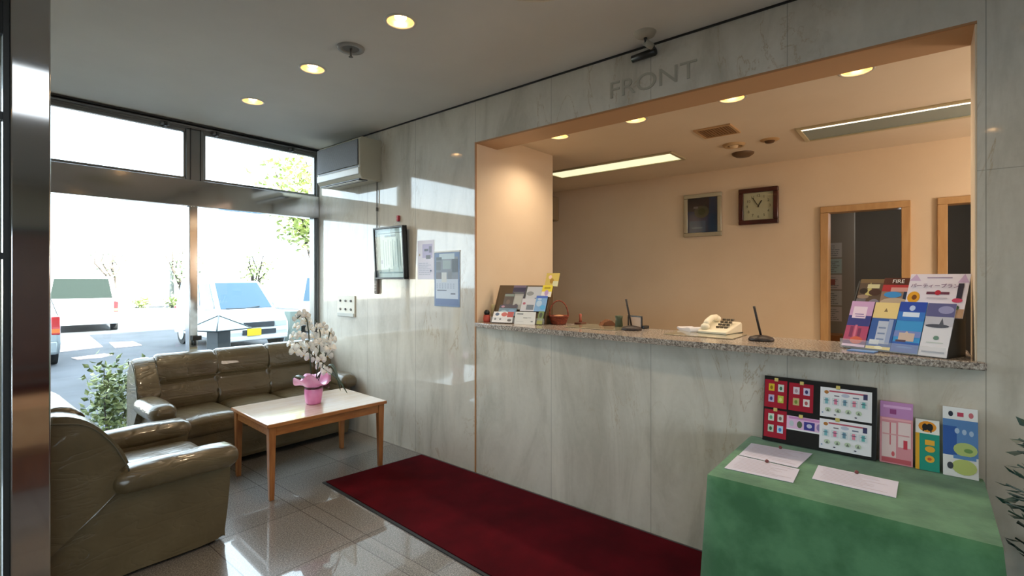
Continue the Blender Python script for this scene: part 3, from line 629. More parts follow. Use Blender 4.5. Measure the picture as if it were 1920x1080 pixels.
# security dome and sensor
sc = thing('security_camera', 'small cream ceiling camera on a round base with a dark lens near the lettering', 'security camera', (2.49, 1.15, CH))
b = MB(); b.lathe([(.0, -.028), (.03, -.026), (.05, -.016), (.058, 0)], paint(176, 172, 158)); b.build('base', sc)
b = MB(); b.tube([(0, 0, -.02), (.006, -.005, -.05)], .009, M_black); b.build('swivel', sc)
b = MB(); b.tube([(.0, .0, -.05), (.04, -.022, -.066)], .017, paint(170, 166, 152), 16); b.ico((.042, -.023, -.067), .013, M_black, 2); b.build('lens_barrel', sc)
b = MB(); b.tube([(XW-.02, 1.285, 2.668), (XW-.02, 1.145, 2.676)], .020, M_black, 20); b.box(XW-.022, XW-.001, 1.15, 1.28, 2.655, 2.69, M_black, .006)
tag(b.build('motion_sensor'), 'black oval sensor fixed to the marble header above the lettering', 'sensor')
# dead downlight / sprinkler
sp = thing('sprinkler', 'grey recessed ceiling sprinkler between the downlights of the lobby', 'sprinkler', (1.586, 2.509, CH))
b = MB(); b.lathe([(.045, -.002), (.05, -.010), (.072, -.010), (.076, 0)], paint(150, 150, 146)); b.build('ring', sp)
b = MB(); b.cyl((0, 0, -.004), .046, .003, paint(104, 102, 98)); b.build('recess', sp)
b = MB(); b.cyl((0, 0, -.05), .006, .045, paint(120, 118, 112)); b.cyl((0, 0, -.053), .012, .003, paint(120, 118, 112)); b.build('nozzle', sp)

# ------------------------------------------------------------------ office: ceiling fittings, clock, picture
kk = (RC-CAMZ)/(2.422-CAMZ)
vt = thing('air_vent', 'square brown ceiling vent grille over the office', 'vent', (3.484*kk, 1.09*kk, RC), math.radians(0))
b = MB(); M_vent = mat('tan_grille', S(150, 112, 72), .5)
for a in range(4):
    x0, x1, y0, y1 = ((-.13, .13, -.13, -.112), (-.13, .13, .112, .13), (-.13, -.112, -.112, .112), (.112, .13, -.112, .112))[a]; b.box(x0, x1, y0, y1, -.010, 0, paint(196, 160, 116))
b.build('frame', vt); b = MB(); b.box(-.113, .113, -.113, .113, -.002, -.0005, paint(70, 46, 28))
for i in range(11): b.box(-.113, .113, -.104+i*.02, -.096+i*.02, -.008, -.002, M_vent)
for i in range(11): b.box(-.104+i*.02, -.097+i*.02, -.113, .113, -.007, -.002, M_vent)
b.build('grille', vt)
for (x, y, kind, lab) in ((3.918, 1.104, 0, 'ring shaped smoke detector on the office ceiling nearest the vent grille'), (3.947, .867, 1, 'small dark brown sprinkler rose on the office ceiling toward the doors'), (4.23, 1.123, 2, 'dark round heat detector disc on the office ceiling close to the far wall')):
    t = thing(('smoke_detector', 'ceiling_rose', 'heat_detector')[kind], lab, 'detector', (x*kk, y*kk, RC))
    b = MB()
    if kind == 0: b.lathe([(.05, -.004), (.055, -.018), (.075, -.018), (.088, 0)], paint(196, 164, 120)); b.build('ring', t); b = MB(); b.lathe([(.001, -.03), (.03, -.026), (.038, 0)], paint(226, 200, 160)); b.build('sensor', t)
    elif kind == 1: b.lathe([(.02, -.012), (.06, -.008), (.07, 0)], paint(186, 150, 104)); b.build('plate', t); b = MB(); b.lathe([(.001, -.028), (.03, -.024), (.04, -.006)], paint(92, 62, 36)); b.build('nozzle', t)
    else: b.lathe([(.001, -.034), (.06, -.03), (.085, -.014), (.09, 0)], paint(104, 78, 52)); b.build('disc', t)
def offwall(y, z): return (XB, y*kk, CAMZ+(z-CAMZ)*kk)
ck = thing('wall_clock', 'square dark wood wall clock with numerals on the office wall', 'clock', offwall(1.128, 1.896), -PI/2)
M_mahog = noisy('mahogany', S(74, 26, 16), S(52, 16, 10), 8, .3, 0, 10, coat=.3)
q = .345/2; H_ = .345; e = .042
b = MB()
for x0, x1, z0, z1_ in ((-q, q, 0, e), (-q, q, H_-e, H_), (-q, -q+e, e, H_-e), (q-e, q, e, H_-e)): b.box(x0, x1, -.055, -.002, z0, z1_, M_mahog, .006)
b.build('frame', ck)
b = MB(); b.box(-q+e, q-e, -.03, -.004, e, H_-e, paint(216, 204, 172)); b.build('dial', ck)
for n_ in range(1, 13):
    a = PI/2-n_*PI/6; rx = .100; b = MB()
    text_into(b, str(n_), .036, paint(96, 84, 62), Matrix.Translation((rx*math.cos(a), -.031, H_/2+rx*math.sin(a))) @ Matrix.Rotation(PI/2, 4, 'X'), .0004); b.build('numeral', ck, recalc=False)
for nm, a, ln, wd in (('hour_hand', 62-2, .062, .0045), ('minute_hand', 90+31, .096, .0035)):
    a = math.radians(a); b = MB(); d = Vector((math.cos(a), 0, math.sin(a))); c = Vector((0, -.035, H_/2)); b.tube([c-d*.012, c+d*ln], wd, paint(70, 56, 44), 6); b.build(nm, ck)
b = MB(); b.box(-q+e, q-e, -.045, -.043, e, H_-e, M_glass); b.build('glass_pane', ck)
pf = thing('picture_frame', 'silver framed dark blue poster on the office wall beside the clock', 'picture frame', offwall(1.615, 1.817), -PI/2)
q = .19; H_ = .435; e = .04
b = MB()
for x0, x1, z0, z1_ in ((-q, q, 0, e), (-q, q, H_-e, H_), (-q, -q+e, e, H_-e), (q-e, q, e, H_-e)): b.box(x0, x1, -.03, -.002, z0, z1_, mat('silver_frame', S(176, 170, 150), .35, .5), .005)
b.build('frame', pf)
b = MB(); card(b, 2*q-2*e, H_-2*e, .004, (34, 46, 84), [(0, .62, 1, 1, (40, 34, 48)), (.72, 0, 1, 1, (26, 50, 92)), (.22, .42, .72, .78, (76, 74, 66), 'o'), (.34, .5, .6, .7, (52, 60, 40), 'o'), (.2, .7, .35, .76, (120, 110, 120)), (.06, 0, .6, .34, (46, 74, 116)), (.15, .12, .5, .16, (90, 116, 150))], Matrix.Translation((0, -.014, e)), rough=.12); b.build('poster', pf)
b = MB(); b.box(-q+e, q-e, -.022, -.020, e, H_-e, M_glass); b.build('glass_pane', pf)
# partly hidden office air conditioner beyond the partition
oa = thing('office_air_conditioner', 'shaded wall air conditioner half hidden behind the office partition', 'air conditioner', (XB, 3.93, 2.14), -PI/2)
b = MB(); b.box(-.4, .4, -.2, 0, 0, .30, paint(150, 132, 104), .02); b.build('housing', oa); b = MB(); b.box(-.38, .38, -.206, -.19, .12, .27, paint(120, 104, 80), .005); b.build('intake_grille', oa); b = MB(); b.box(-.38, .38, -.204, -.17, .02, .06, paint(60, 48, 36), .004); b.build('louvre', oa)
# notices in the corridor and a low shelf
rr = random.Random(11); k0 = 0
for j in range(5):
    for i in range(2):
        b = MB(); card(b, .19, .15, .001, (150+rr.randint(-20, 20), 156, 150), lines(.1, .9, .1, .9, 6, (96, 98, 96), j*3+i)+([(.3, .3, .7, .7, (130, 70, 60))] if (i+j) % 3 == 0 else []))
        o = b.build('corridor_notice', mtx=Matrix.Translation((6.098-.0, .70+.23*(1-i)+.06, .98+j*.165)) @ Matrix.Rotation(-PI/2, 4, 'Z'))
        tag(o, 'small printed notice pinned on the dim corridor wall seen through the doorway', 'notice', 'notices on the corridor wall')
t = thing('corridor_shelf', 'dark low shelf with orange boxes below the corridor notices', 'shelf', (5.95, .85, 0))
b = MB(); b.box(-.14, .14, -.25, .25, 0, .74, paint(40, 34, 30)); b.build('cabinet', t); b = MB(); b.box(-.12, .12, -.2, .2, .74, .86, paint(150, 92, 40), .005); b.build('orange_box', t)

# ------------------------------------------------------------------ counter
b = MB(); fr = [(2.62, Y1-.01), (2.590, 2.35), (2.578, 2.1), (2.560, 1.75), (2.545, 1.4), (2.535, 1.05), (2.54, .75), (2.555, .45), (2.575, .15), (2.596, -.02), (2.606, -.148-.03), (2.632, -.148-.03), (2.638, -.144), (3.02, -.144), (3.02, 1.0), (3.0, 2.0), (2.985, Y1-.012)]
pr_ = fr[:10]; sm = []
b.prism(fr, K-.032, K, M_counter, 'z', bev=.006, seg=2)
o = b.build('counter_top'); tag(o, 'speckled granite reception counter slab with a gently bowed front edge', 'counter')
b = MB(); b.box(XJ-.02, 3.0, Y2+.01, Y1-.01, 0, K-.034, M_recwall); o = b.build('counter_base'); o['kind'] = 'structure'; o.name = 'wall_counter'

# pens on bases
def pen_stand(x, y, lab, tilt, h=.17):
    t = thing('pen_stand', lab, 'pen stand', (x, y, K), group='desk pens on the counter')
    b = MB(); b.lathe([(.0, 0), (.058, 0), (.062, .006), (.055, .018), (.03, .026), (.0, .03)], noisy('dark_bronze', S(58, 42, 34), S(34, 26, 22), 60, .5, .5, 90), 36); b.build('base', t)
    b = MB(); b.tube([(0, 0, .022), (-.012*tilt, .02*tilt, .022+h*.6), (-.016*tilt, .034*tilt, .022+h)], .0055, paint(46, 38, 34), 10, .0065); b.build('pen', t)
pen_stand(2.86, 1.41, 'black desk pen leaning in a round bronze base, the one farther down the counter', .9)
pen_stand(2.80, .655, 'black desk pen leaning in a round bronze base, the one nearer the magazine rack', .9, .155)
# telephone
ph = thing('telephone', 'cream desk telephone with a wedge body and handset on the counter', 'telephone', (3.02, .93, K), math.radians(-8))
M_ph = mat('cream_phone', S(232, 222, 196), .4)
b = MB(); b.prism([(-.10, .004), (.11, .004), (.11, .055), (.095, .065), (-.09, .022), (-.10, .016)], -.085, .085, M_ph, 'y', bev=.006); b.build('body', ph)
b = MB(); b.tube([(-.065, .055, .045), (-.03, .06, .067), (.03, .06, .087), (.075, .055, .088)], .017, M_ph, 14); b.ico((-.066, .055, .04), .026, M_ph, 2, (1, 1, .8)); b.ico((.078, .055, .078), .026, M_ph, 2, (1, 1, .8)); b.build('handset', ph)
b = MB()
for i in range(4):
    for j in range(3): b.box(-.04+i*.028, -.022+i*.028, -.06+j*.024, -.044+j*.024, .034+i*.0125, .046+i*.0125, paint(96, 84, 66), .002)
b.build('keypad', ph)
b = MB(); b.box(-.105, .112, -.088, .088, 0, .006, paint(54, 62, 50)); b.build('base', ph)
b = MB(); b.prism(smooth_prof([(-.09, 0), (-.05, .004), (.03, .002), (.09, .006), (.085, .022), (.02, .014), (-.05, .03), (-.085, .026)], 2), -.05, .05, paint(216, 214, 218), 'y', bev=.004); o = b.build('folded_tissue', mtx=Matrix.Translation((3.03, 1.10, K)) @ Matrix.Rotation(.8, 4, 'Z')); tag(o, 'crumpled white paper lying beside the telephone', 'paper')
# writing mats
for x, y, lab in ((2.90, 1.0, 'flat clear writing mat on the counter in front of the telephone'), (2.90, 1.68, 'flat clear writing mat on the counter beside the far pen')):
    b = MB(); b.box(x-.15, x+.13, y-.22, y+.16, K+.0006, K+.0045, mat('clear_mat', S(150, 142, 116), .15, coat=.4), .002); o = b.build('desk_mat'); tag(o, lab, 'mat')
# small things behind the far pen
t = thing('photo_stand', 'small dark framed card stand behind the far desk pen', 'card stand', (2.99, 1.45, K), -PI/2-.3)
b = MB()
for x0, x1, z0, z1_ in ((-.06, .06, 0, .008), (-.06, .06, .072, .08), (-.06, -.052, .008, .072), (.052, .06, .008, .072)): b.box(x0, x1, -.006, .006, z0, z1_, M_black, .002)
b.build('frame', t); b = MB(); b.box(-.052, .052, -.002, .002, .008, .072, paint(196, 166, 140)); b.build('card', t); b = MB(); b.box(.05, .075, 0, .05, 0, .02, M_black, .004); b.build('prop', t)
b = MB(); b.lathe([(0, 0), (.022, 0), (.026, .01), (.022, .05), (.026, .075), (.0, .078)], paint(64, 74, 50), 24); o = b.build('ink_bottle', loc=(2.97, 1.555, K)); tag(o, 'dark green squat bottle standing behind the far pen', 'bottle')
b = MB(); b.prism(smooth_prof([(-.05, 0), (.05, 0), (.03, .03), (0, .045), (-.03, .02)], 3), -.03, .03, paint(112, 66, 34), 'y', bev=.008); o = b.build('wooden_figure', mtx=Matrix.Translation((3.0, 1.66, K)) @ Matrix.Rotation(-.6, 4, 'Z')); tag(o, 'small brown carved object lying on the counter behind the far mat', 'ornament')
t = thing('seal_stand', 'tiny reddish stamp standing on a dark pad on the counter', 'stamp', (3.0, 1.87, K)); b = MB(); b.box(-.035, .035, -.03, .03, 0, .014, paint(96, 56, 40), .004); b.build('pad', t); b = MB(); b.lathe([(0, 0), (.011, 0), (.008, .03), (.011, .055), (0, .06)], paint(170, 90, 66), 16, loc=(0, 0, .0145)); b.build('stamp', t)
t = thing('note_holder', 'small clear note holder on the counter nearest the basket', 'holder', (2.99, 2.02, K)); b = MB(); b.box(-.03, .03, -.025, .025, 0, .05, paint(188, 168, 140), .006); b.build('block', t)
# basket
bk = thing('woven_basket', 'small red brown woven basket with a tall handle beside the leaflet rack', 'basket', (2.90, 1.985, K))
M_wick = noisy('red_wicker', S(158, 74, 46), S(96, 40, 24), 60, .6, .8, 120, (1, 1, 2))
b = MB(); b.lathe([(0, .001), (.05, .001), (.052, .006), (.072, .06), (.076, .062), (.070, .055), (.048, .01), (0, .008)], M_wick, 36); 
b.build('bowl', bk)
b = MB(); b.tube([(R_*(-.0+.066*math.cos(a)))+Vector((0, 0, .06+.105*math.sin(a))) for a in [PI*i/16 for i in range(17)]], .0045, M_wick, 8); b.build('handle', bk)
b = MB(); b.ico((0, 0, .045), .045, paint(206, 150, 110), 2, (1, 1, .5)); b.build('contents', bk)

# ------------------------------------------------------------------ racks of leaflets
def rack(name, label, loc, rz, w, back_h, lean, mcol, depth):
    t = thing(name, label, 'brochure rack', loc, rz)
    m = mcol
    for x in (-w/2, w/2-.006): b = MB(); b.prism([(0, 0), (depth, 0), (depth, back_h), (depth-.02, back_h), (0, .03)], x, x+.006, m, 'x'); b.build('side_panel', t)
    b = MB(); b.prism([(0, .004), (.006, .004), (depth-.014, back_h), (depth-.02, back_h)], -w/2+.006, w/2-.006, m, 'x'); b.box(-w/2, w/2, 0, depth, 0, .006, m); b.build('back_panel', t)
    b = MB(); b.box(-w/2, w/2, -.024, -.021, .004, .045, M_clear, .001); b.build('lower_lip', t)
    return t
M_clear = mat('clear_acrylic', (.9, .93, .95), .05); _n = M_clear.node_tree; M_clear.node_tree.nodes['Principled BSDF'].inputs['Alpha'].default_value = .16
M_rackd = mat('dark_grey_rack', S(52, 50, 46), .5)
RZ = math.radians(-90+20)
# right rack: local x rightward, local -y toward the lobby. B = front right corner
Bc = Vector((2.63, -.068)); tv = Vector((math.sin(math.radians(20)), math.cos(math.radians(20)))); ctr = Bc+tv*.195
rk = rack('brochure_rack', 'grey slanted rack full of travel brochures at the counter end near the marble pillar', (ctr.x, ctr.y, K), -PI/2-math.radians(20), .39, .31, .3, M_rackd, .17)
RM = Matrix.Translation((ctr.x, ctr.y, K)) @ Matrix.Rotation(-PI/2-math.radians(20), 4, 'Z')
def leaflet(M, x, y, z, w, h, lean, base, art, name, label, cat='brochure', t=.004, group=None, roll=0):
    b = MB(); card(b, w, h, t, base, art); o = b.build(name, mtx=M @ Matrix.Translation((x, y, z)) @ Matrix.Rotation(-lean, 4, 'X') @ Matrix.Rotation(roll, 4, 'Y'))
    tag(o, label, cat, group); return o
LN = math.atan(.49)
# lower row (in front)
yy = -.013
leaflet(RM, -.146, yy, .012, .094, .225, LN, (112, 66, 110), [(0, .68, 1, 1, (206, 162, 200)), (0, .45, 1, .68, (52, 60, 128)), (.15, .62, .75, .88, (236, 214, 228)), (.25, .7, .65, .72, (150, 120, 170)), (.3, .65, .7, .67, (150, 120, 170)), (0, .12, 1, .45, (176, 70, 106)), (.2, .2, .35, .44, (126, 48, 92)), (.4, .2, .5, .47, (208, 112, 140)), (.56, .2, .7, .4, (126, 48, 92)), (.3, .06, .85, .22, (206, 92, 70), 'o'), (0, 0, 1, .05, (236, 206, 232))], 'brochure', 'purple and red city brochure, first in the lower row of the slanted rack')
leaflet(RM, -.048, yy, .010, .094, .225, LN, (48, 84, 150), [(0, .66, 1, 1, (232, 206, 140)), (.42, .8, .58, .88, (130, 108, 70), 't'), (0, .06, 1, .66, (52, 92, 158)), (.3, .12, .72, .6, (186, 196, 214)), (.72, .12, .9, .64, (150, 166, 200)), (.36, .2, .66, .23, (120, 140, 176)), (.36, .32, .66, .35, (120, 140, 176)), (.36, .44, .66, .47, (120, 140, 176)), (.1, .1, .5, .2, (210, 216, 222)), (0, 0, 1, .06, (240, 220, 130)), (.35, .01, .7, .07, (250, 244, 190), 'o')], 'brochure', 'yellow topped brochure with a pale tower, second in the lower row of the slanted rack')
leaflet(RM, .048, yy, .008, .096, .235, LN, (62, 150, 210), [(0, .8, 1, 1, (44, 76, 170)), (0, .62, 1, .8, (56, 120, 200)), (.38, .82, .6, .93, (190, 206, 240), 'o'), (.18, .70, .8, .79, (220, 232, 250)), (0, .3, 1, .42, (120, 140, 200)), (.2, .22, .78, .38, (206, 184, 170)), (.35, .34, .6, .42, (206, 184, 170), 't'), (.12, .2, .5, .24, (90, 70, 80)), (0, 0, 1, .2, (52, 96, 176)), (.2, .08, .8, .12, (84, 130, 200), 'o')], 'brochure', 'bright blue brochure with a pale building, third in the lower row of the slanted rack')
leaflet(RM, .146, yy, .006, .094, .235, LN, (222, 222, 228), [(0, .74, 1, 1, (96, 96, 140)), (.4, .8, .95, .95, (150, 150, 190), 'o'), (0, .56, 1, .74, (190, 190, 200)), (.05, .53, .9, .6, (80, 84, 96), 'o'), (.5, .55, .72, .72, (84, 88, 100), 't'), (.42, .3, .62, .38, (110, 146, 130), 'o'), (.2, .24, .8, .26, (190, 200, 196)), (.1, .06, .9, .09, (150, 156, 170))], 'brochure', 'white brochure with a grey aeroplane, last in the lower row of the slanted rack')
# upper row, further back
up = (0, .100, .165)
leaflet(RM, -.135, .0748, .165, .10, .17, LN, (92, 74, 58), [(0, .88, 1, 1, (120, 96, 64)), (.3, .5, .62, .9, (196, 180, 110), 't'), (.05, .55, .4, .72, (48, 34, 26), 'o'), (.45, .5, .95, .7, (70, 44, 34), 'o'), (.35, .72, .85, .84, (206, 196, 150)), (0, 0, .4, .4, (110, 104, 104)), (.5, .05, 1, .4, (130, 122, 134), 'o'), (.0, .4, .5, .52, (150, 126, 108), 'o')], 'magazine', 'brown food magazine standing first in the back row of the slanted rack', 'magazine')
b = MB(); card(b, .115, .17, .005, (150, 120, 100), [(0, .8, 1, 1, (88, 44, 30)), (0, .6, 1, .8, (176, 50, 52)), (.3, .6, 1, .72, (206, 150, 140)), (.1, .42, .7, .6, (62, 140, 200), 'o'), (.75, .35, 1, .6, (30, 44, 70)), (.0, .1, 1, .42, (190, 166, 140), 'o'), (0, 0, 1, .12, (130, 122, 110)), (.6, .14, .7, .26, (90, 130, 70))])
text_into(b, 'FIRE', .026, paint(240, 232, 220), Matrix.Translation((.0, -.0025, .152)) @ Matrix.Rotation(PI/2, 4, 'X'), .0005)
o = b.build('magazine', recalc=False, mtx=RM @ Matrix.Translation((-.03, .0768, .17)) @ Matrix.Rotation(-LN, 4, 'X')); tag(o, 'red topped magazine with a blue picture, second in the slanted rack back row', 'magazine')
b = MB(); card(b, .205, .20, .003, (226, 218, 228), [(0, .84, .2, 1, (200, 172, 206), 't'), (.82, .8, 1, 1, (200, 172, 206), 't'), (.3, .9, .72, .925, (150, 130, 160)), (.02, .3, .24, .58, (226, 160, 40), 'o'), (.1, .38, .19, .5, (120, 70, 30), 'o'), (.04, .22, .16, .27, (180, 50, 70)), (.34, .52, .72, .58, (110, 60, 80)), (.48, .5, .58, .62, (180, 40, 60), 'o'), (.36, .42, .7, .45, (200, 190, 200)), (.84, .4, .93, .78, (50, 46, 60)), (.78, .34, .95, .44, (196, 70, 100), 'o'), (.5, 0, 1, .2, (176, 140, 110)), (.5, .16, .62, .28, (60, 90, 60), 'o'), (.66, .16, .76, .28, (96, 70, 60), 'o'), (.8, .17, .92, .28, (70, 96, 70), 'o'), (.04, .04, .46, .08, (206, 200, 208)), (.04, .12, .46, .15, (206, 200, 208))])
text_into(b, '\u30d1\u30fc\u30c6\u30a3\u30fc\u30d7\u30e9\u30f3', .021, paint(120, 84, 120), Matrix.Translation((-.01, -.003, .142)) @ Matrix.Rotation(PI/2, 4, 'X'), .0005)
o = b.build('flyer', recalc=False, mtx=RM @ Matrix.Translation((.115, .0674, .16)) @ Matrix.Rotation(-LN, 4, 'X')); tag(o, 'pink and white party flyer with an orange spot standing highest in the slanted rack', 'flyer')
b = MB(); b.box(-.05, .05, -.03, .03, .0, .004, paint(110, 150, 206)); o = b.build('leaflet_bundle', mtx=Matrix.Translation((2.665, .215, K+.001)) @ Matrix.Rotation(-.2-PI/2, 4, 'Z')); tag(o, 'blue leaflet lying flat on the counter under the slanted rack front', 'leaflet')
# left rack
A0 = Vector((2.69, 2.43)); B0 = Vector((2.80, 2.03)); dv = (B0-A0); ang = math.atan2(dv.y, dv.x); c0 = (A0+B0)/2
lk = rack('leaflet_rack', 'dark stepped leaflet rack at the far end of the counter by the partition', (c0.x, c0.y, K), ang, dv.length, .27, .3, mat('brown_rack', S(88, 68, 44), .5), .16)
LM = Matrix.Translation((c0.x, c0.y, K)) @ Matrix.Rotation(ang, 4, 'Z'); Ll = math.atan2(.14, .24)
def lf(x, y, z, *a, **k): return leaflet(LM, x, z*.553-.012-(.10-y)*.22, z, *a, **k)
lf(-.04, .10, .17, .10, .115, Ll, (60, 62, 92), [(0, .85, 1, 1, (110, 100, 130)), (0, .6, 1, .8, (44, 44, 84)), (.1, .1, .9, .5, (96, 104, 112))], 'booklet', 'dark navy booklet at the top of the far leaflet rack', 'booklet')
lf(.08, .10, .165, .14, .12, Ll, (190, 196, 204), [(0, 0, .08, 1, (70, 76, 80)), (.1, .3, .5, .6, (140, 146, 150), 'o'), (.6, .1, .95, .16, (70, 90, 140)), (.92, .2, 1, .9, (60, 96, 50))], 'booklet', 'silver grey booklet at the top middle of the far leaflet rack', 'booklet')
lf(-.105, .055, .10, .075, .13, Ll, (62, 58, 66), [(0, .8, 1, .95, (120, 140, 140)), (0, .0, 1, .3, (40, 42, 70)), (.3, .3, .7, .6, (90, 80, 80), 'o')], 'leaflet', 'black photo leaflet on the second step of the far rack beside the grey one', 'leaflet')
lf(-.030, .055, .10, .070, .125, Ll, (150, 154, 156), [(.1, .3, .9, .9, (170, 176, 176)), (.2, .1, .6, .35, (60, 60, 80), 'o')], 'leaflet', 'grey leaflet on the far rack directly below the navy booklet', 'leaflet')
lf(.058, .055, .09, .11, .10, Ll, (196, 200, 210), [(.1, .5, .3, .7, (170, 90, 110), 'o'), (.4, .1, .9, .5, (110, 124, 140))], 'leaflet', 'white leaflet with a pink dot on the middle step of the far rack', 'leaflet')
lf(.152, .05, .09, .085, .125, Ll, (120, 168, 214), [(0, .85, 1, 1, (70, 110, 200)), (.1, .3, .6, .7, (170, 200, 226), 'o'), (.5, .1, .95, .4, (80, 170, 220), 'o'), (.2, .75, .5, .82, (200, 220, 240))], 'leaflet', 'sky blue leaflet at the side edge of the far rack', 'leaflet')
lf(.178, .075, .19, .075, .095, Ll, (226, 206, 60), [(0, 0, 1, .45, (226, 222, 214)), (.3, .1, .7, .6, (176, 150, 200), 'o'), (.2, .7, .8, .85, (170, 150, 40))], 'leaflet', 'bright yellow leaflet with a lilac spot beside the silver booklet', 'leaflet')
lf(.20, .10, .265, .10, .11, Ll, (206, 184, 96), [(.2, .55, .45, .85, (236, 200, 190), 'o'), (.35, .2, .65, .6, (170, 130, 50), 'o'), (.6, 0, 1, .4, (206, 206, 170))], 'card', 'mustard yellow card standing highest over the far leaflet rack', 'card')
lf(-.09, .008, .055, .14, .085, Ll, (90, 130, 156), [(0, .7, 1, 1, (30, 36, 70)), (.1, .1, .5, .5, (140, 180, 196), 'o'), (.55, .2, .95, .6, (110, 150, 190), 'o'), (.1, .75, .3, .95, (170, 130, 160), 'o')], 'leaflet', 'teal and navy leaflet on the lower step of the far rack', 'leaflet')
lf(-.113, -.016, .008, .16, .085, Ll, (224, 226, 230), [(.4, .55, .7, .95, (190, 90, 90), 'o'), (.7, .5, 1, 1, (170, 60, 70)), (.1, .6, .3, .9, (60, 90, 130), 'o'), (.1, .2, .2, .4, (90, 100, 110), 'o'), (.35, .2, .45, .4, (90, 100, 110), 'o'), (.75, .1, .95, .35, (80, 84, 90), 'o')], 'leaflet', 'red and white leaflet lowest on the far rack beside the white sign card', 'leaflet')
b = MB(); card(b, .155, .09, .003, (236, 236, 232), [(.1, .78, .4, .86, (120, 124, 124)), (.42, .5, .62, .54, (110, 114, 116)), (.64, .52, .8, .55, (150, 150, 150)), (.1, .2, .45, .22, (190, 190, 190)), (.8, .2, .9, .28, (140, 140, 140))]); o = b.build('sign_card', mtx=LM @ Matrix.Translation((.068, -.045, .001)) @ Matrix.Rotation(-.3, 4, 'X')); tag(o, 'white printed card leaning against the front of the far leaflet rack', 'card')
lf(.175, -.02, .006, .04, .10, Ll, (110, 134, 84), [(.2, .5, .8, .9, (60, 76, 70), 'o'), (0, 0, 1, .3, (150, 160, 90))], 'leaflet', 'slim green leaflet lowest at the side edge of the far rack', 'leaflet')
t = thing('candy_pot', 'small red and black figurine pot standing by the opening edge beside the far rack', 'ornament', (2.70, 2.487, K)); b = MB(); b.lathe([(0, 0), (.024, 0), (.028, .02), (.022, .055)], paint(196, 84, 66), 20); b.build('pot', t); b = MB(); b.ico((0, 0, .07), .022, M_black, 2); b.build('lid', t)
b = MB(); b.lathe([(0, 0), (.03, 0), (.03, .12), (.028, .125), (0, .126)], paint(206, 196, 150), 24); o = b.build('paper_cup', loc=(2.79, 2.485, K)); tag(o, 'pale cream cylinder standing behind the red figurine pot', 'cup')
# ------------------------------------------------------------------ cloth covered table with notices
t = thing('side_table', 'small table wholly covered by the green cloth beside the marble wall', 'table', (2.30, .245, 0))
b = MB(); b.box(-.295, .295, -.385, .385, .62, .645, M_oak, .003); b.build('tabletop', t)
for x in (-.26, .26):
    for y in (-.35, .35): b = MB(); b.box(x-.02, x+.02, y-.02, y+.02, .012, .62, M_oak); b.build('leg', t)
def cloth(x0, x1, y0, y1, z, zb, m):
    b = MB(); i = b.mi(m); from mathutils import noise
    nx, ny = 16, 20; per = []
    for k in range(nx): per.append((x0+(x1-x0)*k/nx, y0, 0, -1))
    for k in range(ny): per.append((x1, y0+(y1-y0)*k/ny, 1, 0))
    for k in range(nx): per.append((x1-(x1-x0)*k/nx, y1, 0, 1))
    for k in range(ny): per.append((x0, y1-(y1-y0)*k/ny, -1, 0))
    n = len(per); rows = 14; grid = []
    for r in range(rows+1):
        u = r/rows; ring = []
        for j, (x, y, nx_, ny_) in enumerate(per):
            px, py, qx, qy = per[j-1][2], per[j-1][3], nx_, ny_
            corner = (px, py) != (qx, qy)
            dx, dy = ((px+qx), (py+qy)) if corner else (qx, qy)
            ang = j/n*2*PI; out = (.004+.028*u)*(1.0)+u*(.010*math.sin(ang*9+1)+.008*math.sin(ang*17+2)+.006*math.sin(ang*5))+(.022*u if corner else 0)
            if x > x1-.01 and dx > 0: out *= .15
            ring.append(b.bm.verts.new((x+dx*out, y+dy*out, z-.012*(u > 0)*(1)-(z-zb)*u**1.0*(1) if r else z)))
        grid.append(ring)
    for A, B_ in zip(grid, grid[1:]):
        for j in range(n): f = b.bm.faces.new((A[j], A[(j+1) % n], B_[(j+1) % n], B_[j])); f.smooth = True; f.material_index = i
    f = b.bm.faces.new(grid[0]); f.material_index = i
    return b
b = cloth(1.985, 2.606, -.165, .652, .656, .025, M_velvet); o = b.build('tablecloth'); tag(o, 'green velvet cloth draped to the floor over the small notice table', 'tablecloth')
so = o.modifiers.new('thickness', 'SOLIDIFY'); so.thickness = .003; so.offset = -1
TZ = .657
def paper(pts, lab, seed, clip):
    b = MB(); m = paint(212, 212, 232)
    V = [Vector((x, y, TZ+.001)) for x, y in pts]
    b.prism([(v.x, v.y) for v in V], TZ+.0005, TZ+.002, m, 'z'); r = random.Random(seed)
    A, B_, Cc, Dd = V
    for k in range(9):
        u = .12+.09*k; a = A.lerp(Dd, u); c = B_.lerp(Cc, u); s0 = .06+.05*r.random(); e0 = .55+.4*r.random(); p = a.lerp(c, s0); q = a.lerp(c, e0); w = (Dd-A).normalized()*.0028; z = Vector((0, 0, .0016))
        b.poly([p+z, q+z, q+w+z, p+w+z], paint(186, 176, 190))
    m_ = A.lerp(B_, .5)+(Dd-A)*.05; o = b.build('printed_sheet', recalc=False); tag(o, lab, 'paper')
    b = MB(); b.ico((m_.x, m_.y, TZ+.008), .008, paint(120, 60, 60), 1); b.ico((m_.x, m_.y, TZ+.004), .006, paint(160, 140, 110), 1); b.build('pin', o)
paper([(2.48, .622), (2.50, .380), (2.275, .398), (2.282, .622)], 'white printed sheet on green cloth nearest the foot of the display board', 1, 1)
paper([(2.272, .624), (2.262, .388), (2.098, .381), (2.085, .624)], 'white printed sheet on green cloth in front of another sheet at the corner', 2, 1)
paper([(2.362, .338), (2.362, .079), (2.184, .080), (2.188, .334)], 'white printed sheet lying alone in the middle of the green cloth', 3, 1)
